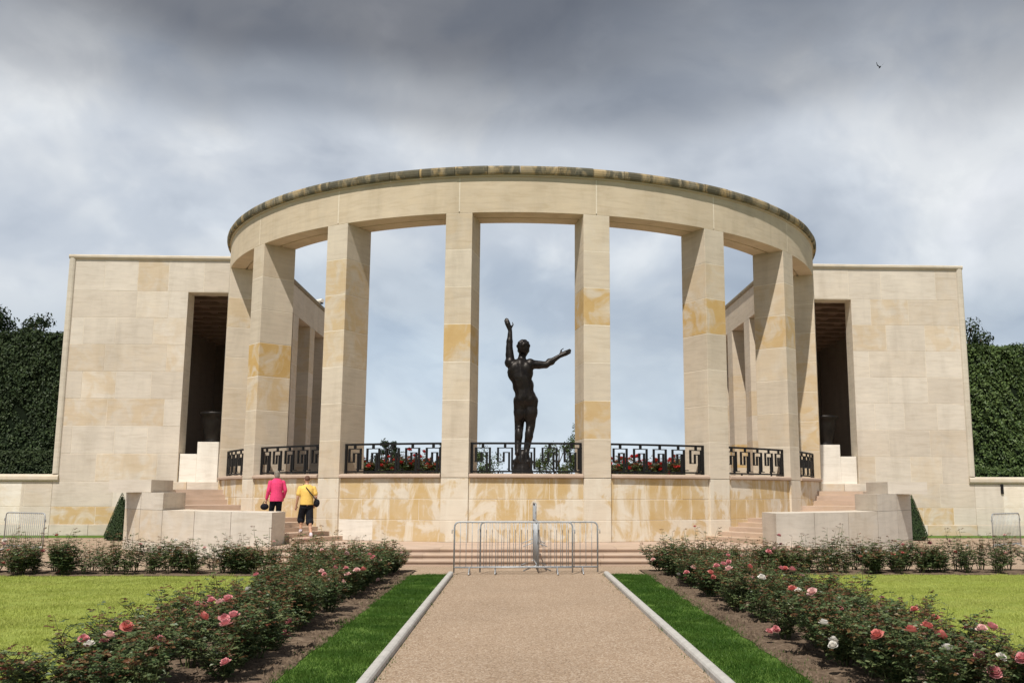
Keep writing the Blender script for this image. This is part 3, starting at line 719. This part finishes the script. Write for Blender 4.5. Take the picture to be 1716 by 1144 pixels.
# ------------------------------------------------------------------ roses
def rose_mesh(seed, h=.62, upright=False, nst=8):
    rg = random.Random(seed); stem = MB(); lf = MB(); sh = MB(); tips = []
    def leaflet(mb, p, d, L):
        d = d.normalized(); sdir = d.cross(Vector((rg.gauss(0, .5), rg.gauss(0, .5), 1))).normalized(); up = sdir.cross(d).normalized(); w = L*.33
        mb.quad(p, p+d*L*.5+sdir*w+up*L*.08, p+d*L-up*L*.10, p+d*L*.5-sdir*w+up*L*.08)
    def compound(mb, p, d, L):
        d = d.normalized(); sd = d.cross(Vector((0, 0, 1)));
        if sd.length < .1: sd = Vector((1, 0, 0))
        sd.normalize(); drop = Vector((0, 0, -.25))
        leaflet(mb, p+d*L*1.1, d+drop, L)
        for t in (.45, .95):
            for q in (-1, 1): leaflet(mb, p+d*L*t, d*.5+sd*q+drop*rg.uniform(.2, 1), L*rg.uniform(.75, .95))
    for i in range(nst):
        a = 2*pi*i/nst+rg.uniform(-.4, .4); tilt = rg.uniform(.02, .34) if upright else rg.uniform(.08, .62); L = h*(rg.uniform(.62, 1.2) if upright else rg.uniform(.72, 1.12)); bend = rg.uniform(-.2, .12)
        p = Vector((cos(a), sin(a), 0))*rg.uniform(.01, .06); pts = [p.copy()]; seg = 7
        for k in range(seg):
            tl = tilt+bend*k/seg; d = Vector((cos(a)*sin(tl), sin(a)*sin(tl), cos(tl)))+Vector((rg.gauss(0, .08), rg.gauss(0, .08), 0)); p = p+d.normalized()*L/seg; pts.append(p.copy())
        stem.tube(pts, [.007-.0008*k for k in range(seg+1)], 4, False)
        tips.append(pts[-1].copy())
        def dress(q0, q1, nn, frac, L0):
            for j in range(nn):
                t = (j+rg.random())/nn; pp = q0.lerp(q1, t); az = rg.uniform(0, 6.28); el = rg.uniform(-.2, .7)
                d = Vector((cos(az)*cos(el), sin(az)*cos(el), sin(el)))
                compound(sh if rg.random() < frac else lf, pp, d, L0*rg.uniform(.75, 1.2))
        for k in range(seg):
            if k >= 1: dress(pts[k], pts[k+1], 3 if not upright else 2, .03 if k < 4 else .5, .043)
            if 1 <= k <= 5:
                for _ in range(2 if not upright else (k < 5)):
                    az = rg.uniform(0, 6.28); d = Vector((cos(az)*.8, sin(az)*.8, .65)).normalized()*rg.uniform(.10, .22)
                    q = pts[k]+d; stem.tube([pts[k], q], [.004, .0025], 3, False); dress(pts[k], q, 5, .05 if k < 4 else .22, .041); 
                    if k >= 4: tips.append(q)
    return (stem.mesh('rose_stems', M_STEM, fix=False), lf.mesh('rose_foliage', M_LEAF, fix=False), sh.mesh('rose_shoots', M_SHOOT, fix=False), tips)
ROSE = [rose_mesh(100+k, h=.54+.035*(k % 5), nst=7+k % 3) for k in range(10)] + [rose_mesh(130+k, h=.70+.03*(k % 4), upright=True, nst=5+k % 3) for k in range(6)]
ORD = ('first second third fourth fifth sixth seventh eighth ninth tenth eleventh twelfth thirteenth fourteenth fifteenth sixteenth seventeenth eighteenth nineteenth twentieth').split()
def ordw(n): return ORD[n-1] if n <= 20 else {30: 'thirtieth', 40: 'fortieth'}[n] if n % 10 == 0 else ('twenty-' if n < 30 else 'thirty-')+ORD[n % 10-1]
def bloom_mesh(seed, key):
    rg = random.Random(seed); mb = MB()
    for ring, (n, r0, r1, z0, z1) in enumerate(((6, .004, .062, .0, .018), (6, .004, .052, .004, .040), (5, .004, .038, .008, .054), (4, .003, .022, .012, .058), (3, .002, .010, .014, .056))):
        for j in range(n):
            a = 2*pi*j/n+ring*.6+rg.uniform(-.15, .15); w = 1.25*pi/n; rr = r1*rg.uniform(.9, 1.12); zz = z1*rg.uniform(.85, 1.1)
            rows = []
            for t, wf in ((0, .35), (.55, 1.0), (1.0, .72)):
                r = r0+(rr-r0)*(t**.55 if ring > 1 else t**.9); z = z0+(zz-z0)*(t**1.5 if ring < 2 else t)
                rows.append([(r*cos(a+q*w*wf), r*sin(a+q*w*wf), z - abs(q)*.004) for q in (-1, 0, 1)])
            mb.grid(rows)
    return mb.mesh('rose_bloom', PET[key], smooth=True, fix=False)
BLOOM = {k: [bloom_mesh(7+j, k) for j in range(2)] for k in 'pclwr'}
BUSHES = []
def rose(x, y, z, k, sc, rz, label, group):
    st, lf, sh, tips = ROSE[k]
    e = empty('rose_bush', (x, y, z), label, 'rose bush', group); e.rotation_euler.z = rz; e.scale = (sc*1.08, sc*1.08, sc)
    for nm, me in (('stems', st), ('foliage', lf), ('new_growth', sh)):
        o = bpy.data.objects.new(nm, me); col.objects.link(o); o.parent = e
        if nm != 'stems': o['kind'] = 'stuff'
    BUSHES.append((e, tips)); return e
def bloom(e, loc, key, sc, tilt, rz):
    # loc in world; the bloom is a part of its bush
    o = bpy.data.objects.new('rose_bloom', random.choice(BLOOM[key])); col.objects.link(o); o.parent = e
    mw = Matrix.Translation(loc) @ Euler((tilt*cos(rz), tilt*sin(rz), rz)).to_matrix().to_4x4() @ Matrix.Diagonal((sc, sc, sc, 1))
    pm = Matrix.Translation(e.location) @ e.rotation_euler.to_matrix().to_4x4() @ Matrix.Diagonal((*e.scale, 1))
    o.matrix_basis = pm.inverted() @ mw
rg = random.Random(77)
for s in (-1, 1):
    side = 'left' if s < 0 else 'right'
    ny = 21; cnt = [0, 0, 0]
    for j in reversed(range(ny)):
        for i, x in enumerate((2.98, 3.48, 3.98)):
            if rg.random() < .03: continue
            y = 7.5+(19.2-7.5)*j/(ny-1)+rg.uniform(-.13, .13); cnt[i] += 1
            lab = 'rose bush in the %s path bed, %s row, %s from the terrace end' % (side, ('path-side', 'middle', 'lawn-side')[i], ordw(cnt[i]))
            k = 10+rg.randrange(6) if rg.random() < .22 else rg.randrange(10)
            rose(s*(x+rg.uniform(-.10, .10)), y, .015, k, rg.uniform(.82, 1.2)*(.9 if i == 2 or k > 9 else 1.), rg.uniform(0, 6.28), lab, 'roses in the %s bed beside the path' % side)
    cnt = [0, 0]
    for j in range(40):
        for i, y in enumerate((19.60, 20.2)):
            if rg.random() < .05: continue
            x = 2.9+(16.8-2.9)*j/39+rg.uniform(-.12, .12); cnt[i] += 1
            lab = 'rose bush in the far %s bed, %s row, %s from the path' % (side, ('lawn-side', 'rear')[i], ordw(cnt[i]))
            k = 10+rg.randrange(6) if rg.random() < .62 else rg.randrange(10)
            e = rose(s*x, y+rg.uniform(-.14, .14), .015, k, rg.uniform(.80, 1.16)*(1. if k < 10 else .98), rg.uniform(0, 6.28), lab, 'roses in the far %s bed' % side)
            e.scale.x *= 1.16; e.scale.y *= 1.16
# blooms: (x, y, z, colour) in metres
BL = [(-3.32, 9.59, 0.62, 'p'), (-3.19, 9.44, 0.62, 'l'), (-3.17, 9.64, 0.62, 'p'), (-3.0, 8.36, 0.62, 'c'), (-2.78, 8.24, 0.62, 'p'), (-2.75, 8.43, 0.62, 'p'), (-2.66, 7.92, 0.62, 'p'), (-3.68, 7.63, 0.55, 'p'), (-3.36, 7.34, 0.62, 'l'), (-3.41, 7.77, 0.62, 'c'), (-3.07, 7.58, 0.55, 'p'), (-2.67, 8.01, 0.3, 'p'), (-4.3, 7.7, 0.3, 'c'), (-2.76, 14.81, 0.48, 'l'), (-2.77, 14.09, 0.48, 'l'), (-2.78, 13.75, 0.4, 'l'), (-2.93, 12.96, 0.62, 'l'), (-2.7, 16.77, 0.15, 'l'), (-2.72, 10.39, 0.3, 'p'), (-2.79, 10.51, 0.15, 'p'), (-2.8, 16.27, 0.62, 'p'), (-2.77, 16.54, 0.55, 'p'), (2.74, 16.4, 0.3, 'p'), (2.85, 17.02, 0.15, 'p'), (2.84, 17.75, 0.15, 'w'), (2.82, 16.18, 0.4, 'l'), (2.72, 14.31, 0.48, 'c'), (2.79, 14.4, 0.4, 'c'), (2.71, 13.79, 0.62, 'p'), (2.88, 14.13, 0.62, 'p'), (3.08, 14.6, 0.62, 'p'), (3.4, 16.07, 0.62, 'p'), (2.78, 13.27, 0.62, 'l'), (3.17, 13.68, 0.62, 'c'), (2.88, 11.91, 0.62, 'w'), (3.55, 13.36, 0.62, 'p'), (3.61, 13.36, 0.62, 'c'), (3.65, 13.16, 0.62, 'p'), (2.87, 10.55, 0.62, 'c'), (2.72, 10.76, 0.15, 'p'), (2.59, 10.58, 0.15, 'p'), (3.0, 10.23, 0.62, 'l'), (2.65, 8.86, 0.48, 'w'), (2.78, 8.99, 0.3, 'w'), (2.68, 8.69, 0.3, 'w'), (3.11, 7.64, 0.62, 'c'), (3.21, 7.63, 0.55, 'c'), (2.88, 7.42, 0.62, 'c'), (2.7, 7.64, 0.55, 'c'), (3.5, 7.5, 0.62, 'l'), (3.52, 7.61, 0.4, 'p'), (3.64, 7.5, 0.4, 'w'), (3.53, 7.4, 0.3, 'p'), (3.78, 7.42, 0.4, 'p'), (2.77, 19.3, 0.4, 'p'), (2.57, 19.25, 0.32, 'l'), (-9.5, 19.75, 0.46, 'p'), (-9.23, 19.75, 0.15, 'c'), (-9.67, 19.75, 0.04, 'c'), (-10.83, 19.75, 0.23, 'c'), (-10.5, 19.75, 0.41, 'p'), (-10.06, 19.75, 0.46, 'p'), (-6.86, 19.75, -0.0, 'c'), (-5.77, 19.75, 0.36, 'p'), (-4.34, 19.75, 0.42, 'c'), (-4.21, 19.75, 0.25, 'l'), (5.35, 19.75, 0.79, 'p'), (6.12, 19.75, 0.46, 'p'), (5.77, 19.75, 0.53, 'p'), (7.83, 19.75, 0.38, 'c'), (8.64, 19.75, 0.63, 'p'), (7.46, 19.75, 0.48, 'l'), (8.05, 19.75, 0.59, 'p'), (7.11, 19.75, 0.35, 'c'), (8.45, 19.75, 0.34, 'l'), (10.29, 19.75, 0.42, 'l'), (9.18, 19.75, 0.44, 'c')]
for x, y, z, k in BL:
    e = min(BUSHES, key=lambda b: (b[0].location.x-x)**2+(b[0].location.y-y)**2)[0]
    sc = rg.uniform(.72, 1.02)
    bloom(e, Vector((x, y, z)), k, sc, rg.uniform(.2, .7), rg.uniform(2.2, 4.4))
for e, tips in BUSHES:
    if rg.random() < .42:
        t = rg.choice(tips); pm = Matrix.Translation(e.location) @ e.rotation_euler.to_matrix().to_4x4() @ Matrix.Diagonal((*e.scale, 1))
        bloom(e, pm @ t, rg.choice('plclw') if e.location.y > 15 else rg.choice('ppclw'), rg.uniform(.5, .85), rg.uniform(.2, .7), rg.uniform(0, 6.28))
# red flowering shrubs in the court beyond the railings
nmain = len(BUSHES)
for s, xs in ((-1, [-7.6+.52*k for k in range(8)]), (1, [4.7+.52*k for k in range(8)])):
    side = 'left' if s < 0 else 'right'
    for i, x in enumerate(xs):
        for r_i, y in enumerate((45.2, 45.9)):
            e = rose(x+rg.uniform(-.1, .1), y, FLOOR, rg.randrange(10), rg.uniform(2.3, 2.8), rg.uniform(0, 6.28), 'red flowering shrub in the %s court border, %s row, %s from the statue' % (side, ('front', 'rear')[r_i], ordw(i+1 if s > 0 else 8-i)), 'red shrubs in the %s court border' % side)
            e['category'] = 'shrub'; e.name = 'flowering_shrub'
            tips = BUSHES[-1][1]; pm = Matrix.Translation(e.location) @ e.rotation_euler.to_matrix().to_4x4() @ Matrix.Diagonal((*e.scale, 1))
            for q in range(7): bloom(e, pm @ rg.choice(tips), 'r', rg.uniform(1.6, 2.6), rg.uniform(.3, .9), rg.uniform(2.2, 4.4))

# ------------------------------------------------------------------ crowd barriers
def barrier(loc, rz, w, h, label, nb=19):
    e = empty('crowd_barrier', loc, label, 'barrier', 'steel crowd barriers'); e.rotation_euler.z = rz
    def part(mb, nm):
        o = bpy.data.objects.new(nm, mb.mesh(nm, M_GALV, smooth=True)); col.objects.link(o); o.parent = e
    x0, x1 = -w/2, w/2; r = .10
    pts = [(x0, 0, .03), (x0, 0, h-r)] + [(x0+r-r*cos(t), 0, h-r+r*sin(t)) for t in (.4, .8, 1.2)] + [(x0+r, 0, h), (0, 0, h), (x1-r, 0, h)] + [(x1-r+r*sin(t), 0, h-r+r*cos(t)) for t in (.4, .8, 1.2)] + [(x1, 0, h-r), (x1, 0, .03)]
    def tb(pts, r, n=8):
        mb = MB(); pts = [Vector(p) for p in pts]; rows = []
        for k, p in enumerate(pts):
            d = (pts[min(k+1, len(pts)-1)]-pts[max(k-1, 0)]).normalized(); b = Vector((0, 1, 0)) if abs(d.y) < .9 else Vector((0, 0, 1)); a = d.cross(b).normalized(); b = a.cross(d)
            rows.append([p+(a*cos(2*pi*j/n)+b*sin(2*pi*j/n))*r for j in range(n)])
        mb.grid(rows, True); mb.quad(*rows[0][::-1]); mb.quad(*rows[-1]); return mb
    part(tb(pts, .017), 'frame')
    part(tb([(x0, 0, .14), (x1, 0, .14)], .017), 'bottom_rail')
    for k in range(nb):
        x = x0+w*(k+1)/(nb+1); part(tb([(x, 0, .14), (x, 0, h)], .0065, 6), 'bar')
    for x in (x0+.32, x1-.32):
        part(tb([(x, -.30, .015), (x, -.22, .05), (x, 0, .135), (x, .22, .05), (x, .30, .015)], .014, 6), 'foot')
    for x, q in ((x0, -1), (x1, 1)):
        part(tb([(x, 0, h-.16), (x+q*.05, 0, h-.16), (x+q*.05, 0, h-.24)], .009, 6), 'hook')
barrier((-.32, 19.62, .008), 0, 2.48, 1.07, 'steel crowd barrier across the path end, the one overlapping to the left')
barrier((.22, 19.74, .008), 0, 2.48, 1.07, 'steel crowd barrier across the path end, the one overlapping to the right')
barrier((.17, 21.0, .008), rad(91.5), 2.2, 1.07, 'steel crowd barrier seen end-on behind the path end barriers')
barrier((.20, 23.85, .352), rad(90.6), 2.2, 1.07, 'steel crowd barrier seen end-on standing on the terrace top')
barrier((-14.3, 27.2, .004), rad(-32), 1.9, 1.07, 'steel crowd barrier standing before the left garden wall')
barrier((14.9, 28.2, .004), rad(38), 1.9, 1.07, 'steel crowd barrier standing before the right garden wall')

# ------------------------------------------------------------------ figures
def blob(mb, c, rx, ry=None, rz=None, n=12, rotm=None):
    ry = ry or rx; rz = rz or rx; c = Vector(c); rows = []
    for i in range(n+1):
        th = pi*(i+.02 if i == 0 else i-.02 if i == n else i)/n
        row = []
        for j in range(n):
            v = Vector((rx*sin(th)*cos(2*pi*j/n), ry*sin(th)*sin(2*pi*j/n), -rz*cos(th)))
            if rotm: v = rotm @ v
            row.append(c+v)
        rows.append(row)
    mb.grid(rows, True); mb.quad(*rows[0][::-1]); mb.quad(*rows[-1])
def limb(mb, pts, rs, n=10):
    for k in range(len(pts)-1):
        a, b = Vector(pts[k]), Vector(pts[k+1]); m = max(2, int((b-a).length/max(.3*min(rs[k], rs[k+1]), .004)));
        m = min(m, 14)
        mb.tube([a.lerp(b, t/m) for t in range(m+1)], [rs[k]+(rs[k+1]-rs[k])*t/m for t in range(m+1)], n)
    for p, r in zip(pts, rs): blob(mb, p, r*1.0, n=8)
def hand(mb, p, d, side, s=1.0, curl=.5):
    p = Vector(p); d = Vector(d).normalized(); up = Vector((0, 1, 0)) if abs(d.y) < .8 else Vector((0, 0, 1)); sd = d.cross(up).normalized()*side; nn = sd.cross(d).normalized()
    limb(mb, [p, p+d*.09*s], [.028*s, .036*s], 8)
    for k, (q, L) in enumerate(((-.027, .070), (-.009, .082), (.010, .076), (.027, .058))):
        b0 = p+d*.095*s+sd*q*s; b1 = b0+d*L*.5*s+nn*curl*.01*s; b2 = b1+(d*.6+nn*curl).normalized()*L*.5*s
        limb(mb, [b0, b1, b2], [.010*s, .009*s, .0075*s], 6)
    b0 = p+d*.03*s-sd*.03*s; limb(mb, [b0, b0+(d*.6-sd*.7).normalized()*.04*s, b0+(d*.9-sd*.5+nn*.3).normalized()*.075*s], [.013*s, .011*s, .009*s], 6)
def fused(mb, name, mat, parent, vox, mw, it=3):
    o = put(name, mb.mesh(name, mat, fix=False), None); 
    o.matrix_basis = mw
    rm = o.modifiers.new('fuse', 'REMESH'); rm.mode = 'VOXEL'; rm.voxel_size = vox; rm.use_smooth_shade = True
    sm = o.modifiers.new('soften', 'SMOOTH'); sm.factor = .5; sm.iterations = it
    dg = bpy.context.evaluated_depsgraph_get(); me = bpy.data.meshes.new_from_object(o.evaluated_get(dg))
    bpy.data.objects.remove(o, do_unlink=True)
    me.name = name; me.materials.clear(); me.materials.append(mat)
    me.polygons.foreach_set('use_smooth', [True]*len(me.polygons))
    return put(name, me, parent, mw)
def loft(mb, rings, n=18):
    rows = [[(cx+rx*cos(2*pi*j/n), cy+ry*sin(2*pi*j/n), z) for j in range(n)] for z, rx, ry, cx, cy in rings]
    mb.grid(rows, True); mb.quad(*rows[0][::-1]); mb.quad(*rows[-1])
# bronze figure: a plain standing nude with raised arms on a rough block, seen from behind
SC = 2.74; SX, SY, SZ = -.02, DC+1.2, FLOOR+.50
fig = empty('statue', (SX, SY, FLOOR), 'dark bronze standing figure with both arms raised, seen from behind through the central bay', 'statue')
mwS = Matrix.Translation((SX, SY, SZ+.90)) @ Matrix.Diagonal((SC, SC, SC, 1))
b = MB()
# local units: standing figure about 1.75 tall with feet at z = 0, leaning a little, weight on the right leg
limb(b, [(.03, 0, .86), (.01, .01, 1.00), (-.03, -.01, 1.16), (-.05, -.01, 1.33)], [.150, .150, .158, .14])
blob(b, (.0, -.0, 1.05), .165, .115, .16)
blob(b, (-.045, -.02, 1.25), .20, .125, .19); blob(b, (-.05, -.02, 1.36), .205, .095, .085); blob(b, (.035, -.01, .88), .162, .125, .14)
for q in (-1, 1): blob(b, (-.045+q*.09, -.085, 1.30), .075, .05, .10); blob(b, (.035+q*.065, -.05, .84), .088, .085, .10)
limb(b, [(-.035, 0, 1.40), (-.015, .03, 1.52)], [.070, .060])
blob(b, (.0, .02, 1.60), .080, .096, .114); blob(b, (.0, -.03, 1.625), .096, .092, .104); blob(b, (.0, .115, 1.59), .02, .03, .03)
rgh = random.Random(2)
for k in range(26):
    a, t = rgh.uniform(0, 6.28), rgh.uniform(.15, 1.5); blob(b, (.0+.088*cos(a)*sin(t), -.03+.086*sin(a)*sin(t), 1.64+.095*cos(t)), .027, n=6)
for q in (-1, 1): blob(b, (q*.082, .015, 1.59), .014, .025, .03)
limb(b, [(-.195, -.01, 1.38), (-.215, 0, 1.63), (-.205, .02, 1.88)], [.076, .056, .036]); blob(b, (-.20, -.01, 1.40), .088); blob(b, (-.21, -.005, 1.52), .066, .06, .10); blob(b, (-.212, .005, 1.72), .054, .052, .08)
hand(b, (-.205, .02, 1.90), (-.34, .05, .92), 1, 1.2, .3)
limb(b, [(.11, -.01, 1.375), (.34, .0, 1.37), (.53, .03, 1.50)], [.076, .056, .036]); blob(b, (.10, -.01, 1.38), .086); blob(b, (.23, -.005, 1.37), .10, .06, .066); blob(b, (.41, .01, 1.42), .075, .05, .058)
hand(b, (.545, .03, 1.51), (.85, .1, .42), -1, 1.2, .3)
limb(b, [(-.04, 0, .82), (-.055, .09, .46), (-.075, -.04, .08)], [.112, .074, .048]); blob(b, (-.062, .005, .31), .064, .07, .12); blob(b, (-.045, .03, .66), .10, .105, .16)
limb(b, [(.12, 0, .82), (.115, .02, .45), (.055, -.02, .07)], [.112, .074, .048]); blob(b, (.092, -.03, .31), .066, .07, .12); blob(b, (.118, 0, .66), .105, .105, .16)
for x, y in ((-.075, -.04), (.055, -.02)): limb(b, [(x, y-.03, .04), (x-.01, y+.16, .035)], [.046, .038])
fused(b, 'figure', M_BRONZE, fig, .011, mwS, 6)
rk = MB(); rgk = random.Random(4)
for k in range(16):
    a = rgk.uniform(0, 6.28); q = rgk.uniform(0, .55); z = rgk.uniform(.1, .78)
    blob(rk, (q*cos(a)*(1.15-z), q*sin(a)*(1.15-z), z), rgk.uniform(.16, .30)*(1.25-z*.5), None, rgk.uniform(.14, .24), 8)
limb(rk, [(0, 0, .0), (0, 0, .88)], [.5, .30])
fused(rk, 'rock', M_BRONZE, fig, .05, Matrix.Translation((SX, SY, SZ)), 1)
pl = MB(); pl.box(SX-.75, SX+.75, SY-.75, SY+.75, FLOOR, FLOOR+.58); pl.build('plinth', M_TRIM, fig)

M_SKIN = plainmat('skin', (.52, .30, .20), .55, 0., .35, .05, 8)
M_PINK = plainmat('pink_fleece', (.68, .055, .16), .85, 0., .2, .12, 26, .3)
M_YEL = plainmat('yellow_cotton', (.76, .50, .13), .85, 0., .2, .10, 22, .3)
M_BLACK = plainmat('black_cloth', (.012, .013, .018), .85, 0., .2, .2, 25)
M_GREY = plainmat('grey_hair', (.20, .17, .14), .7, 0., .3, .4, 60)
M_BROWN = plainmat('short_brown_hair', (.12, .06, .04), .7, 0., .3, .3, 60)
M_SHOE = plainmat('pale_shoe', (.62, .55, .60), .6, 0., .4, .1, 20)
def step_z(x, y):
    a = abs(math.degrees(math.atan2(x, DC-y))); z = .35
    for q in LOW: z += .12*(a > q)
    return z
def person(kind, x, y, rz, H, label):
    z = step_z(x, y); k = H/1.72
    e = empty('person', (x, y, z), label, 'person')
    mw = Matrix.Translation((x, y, z)) @ Matrix.Rotation(rz, 4, 'Z') @ Matrix.Diagonal((k, k, k, 1))
    man = kind == 'man'
    # pose: mid-step going up, right leg pushing off behind, left foot a step higher
    hipL, hipR = (-.085, 0, .90), (.085, 0, .90)
    if man: legs = [(hipL, (-.10, .20, .53), (-.11, .15, .20)), (hipR, (.10, .0, .48), (.12, -.20, .10))]
    else: legs = [(hipL, (-.09, .16, .52), (-.09, .10, .20)), (hipR, (.09, .02, .48), (.09, -.10, .08))]
    b = MB()
    limb(b, [(0, 0, .92), (0, .01, 1.10), (0, .02, 1.30), (0, .03, 1.40)], [.135, .12, .135, .10])
    blob(b, (0, .02, 1.28), .17, .10, .17); blob(b, (0, .025, 1.39), .185, .075, .065)
    limb(b, [(0, .03, 1.42), (0, .05, 1.52)], [.055, .05])
    blob(b, (0, .065, 1.61), .074, .092, .108); blob(b, (0, .155, 1.59), .014, .025, .022); blob(b, (0, .145, 1.55), .03, .015, .01)
    for q in (-1, 1): blob(b, (q*.075, .06, 1.60), .012, .024, .03); blob(b, (q*.03, .143, 1.62), .014, .012, .010)
    arms = ([(-.19, .02, 1.38), (-.245, .0, 1.12), (-.27, .08, .88)], [(.19, .02, 1.38), (.255, -.03, 1.13), (.235, .06, .92)])
    for q, A in zip((-1, 1), arms):
        limb(b, A, [.052, .042, .028]); hand(b, A[2], (Vector(A[2])-Vector(A[1])), q, .95, .7)
    for L in legs:
        limb(b, L, [.085, .058, .038]); c = Vector(L[1]).lerp(Vector(L[2]), .35); blob(b, (c.x, c.y-.025, c.z), .05, .052, .10)
        f = Vector(L[2]); limb(b, [f+Vector((0, -.03, -.05)), f+Vector((0, .12, -.055))], [.036, .03])
    fused(b, 'body', M_SKIN, e, .0085, mw, 3)
    t = MB()
    if man: loft(t, [(.90, .190, .165, 0, -.005), (1.0, .184, .160, 0, -.005), (1.12, .178, .155, 0, 0), (1.27, .192, .155, 0, .01), (1.36, .198, .135, 0, .015), (1.43, .15, .105, 0, .025), (1.47, .082, .085, 0, .035)])
    else: loft(t, [(.80, .205, .170, 0, -.005), (.92, .198, .168, 0, -.005), (1.08, .176, .155, 0, 0), (1.25, .190, .155, 0, .01), (1.35, .196, .140, 0, .015), (1.43, .15, .110, 0, .025), (1.49, .085, .088, 0, .035)])
    for A in arms:
        A = [Vector(p) for p in A]
        if man: limb(t, [A[0]+Vector((0, 0, -.015)), A[0].lerp(A[1], .70)], [.070, .070])
        else: limb(t, [A[0]+Vector((0, 0, -.015)), A[1], A[1].lerp(A[2], .95)], [.072, .060, .048])
    fused(t, 'shirt' if man else 'jacket', M_YEL if man else M_PINK, e, .011, mw, 2)
    p = MB(); loft(p, [(.80, .165, .125, 0, 0), (.90, .168, .122, 0, 0), (.96, .160, .115, 0, 0)])
    for L in legs:
        L = [Vector(v) for v in L]
        if man: limb(p, [L[0], L[0].lerp(L[1], .5), L[1], L[1].lerp(L[2], .18)], [.100, .108, .108, .112])
        else: limb(p, [L[0], L[1], L[1].lerp(L[2], .92)], [.105, .078, .062])
    fused(p, 'shorts' if man else 'trousers', M_BLACK, e, .011, mw, 2)
    h = MB()
    if man: blob(h, (0, .045, 1.635), .079, .090, .092)
    else:
        blob(h, (0, .045, 1.635), .090, .100, .100); blob(h, (0, .0, 1.56), .08, .06, .10)
    fused(h, 'hair', M_BROWN if man else M_GREY, e, .01, mw, 2)
    for L in legs:
        f = Vector(L[2]); m = MB(); limb(m, [f+Vector((0, -.045, -.045)), f+Vector((0, .05, -.05)), f+Vector((0, .15, -.06))], [.046, .042, .036]); limb(m, [f, f+Vector((0, -.02, -.05))], [.045, .046])
        fused(m, 'shoe', M_SHOE if man else M_BLACK, e, .01, mw, 2)
    return mw
mwm = person('man', -6.02, 25.72, rad(22), 1.66, 'walker in a yellow t-shirt and black shorts climbing the left stairs')
mww = person('woman', -6.82, 25.62, rad(30), 1.55, 'walker in a pink jacket and black trousers further up the left stairs')
def wpt(m, p): return m @ Vector(p)
bag = empty('shoulder_bag', wpt(mwm, (.24, -.02, 1.0)), 'small black shoulder bag slung across the walker in yellow', 'bag')
mb = MB(); mb.tube([wpt(mwm, p) for p in ((-.10, .05, 1.475), (-.03, -.135, 1.36), (.10, -.185, 1.20), (.20, -.15, 1.08), (.27, -.06, 1.02))], .014, 6); mb.build('strap', M_BLACK, bag)
mb = MB(); blob(mb, (0, 0, 0), .09, .10, .12, 10); fused(mb, 'pouch', M_BLACK, bag, .02, mwm @ Matrix.Translation((.275, -.04, .95)), 1)
hb = empty('handbag', wpt(mww, (-.33, .1, .66)), 'black handbag held low by the walker in pink', 'bag')
mb = MB(); blob(mb, (0, 0, 0), .13, .06, .10, 10); fused(mb, 'pouch', M_BLACK, hb, .018, mww @ Matrix.Translation((-.31, .12, .64)), 1)
mb = MB(); mb.tube([wpt(mww, p) for p in ((-.38, .12, .70), (-.33, .12, .80), (-.27, .12, .80), (-.24, .12, .70))], .01, 6); mb.build('handle', M_BLACK, hb)

# a bird high in the sky on the right
e = empty('bird', (24.3, 58, 30.4), 'tiny dark bird flying high in the clouds at upper right', 'bird')
mb = MB(); X, Y, Z = 24.3, 58, 30.4
rows = []
for t, r in ((-.16, .01), (-.08, .04), (.03, .05), (.10, .035), (.15, .03), (.18, .008)): rows.append([(X+r*cos(q), Y+t, Z+r*sin(q)) for q in [2*pi*j/8 for j in range(8)]])
mb.grid(rows, True); mb.build('body', M_BLACK, e, smooth=True)
for q in (-1, 1):
    mb = MB(); mb.grid([[(X, Y-.05, Z), (X, Y+.07, Z+.01)], [(X+q*.16, Y-.03, Z+.14), (X+q*.16, Y+.09, Z+.15)], [(X+q*.26, Y-.12, Z+.30), (X+q*.27, Y-.08, Z+.30)]])
    mb.build('wing', M_BLACK, e, fix=False)
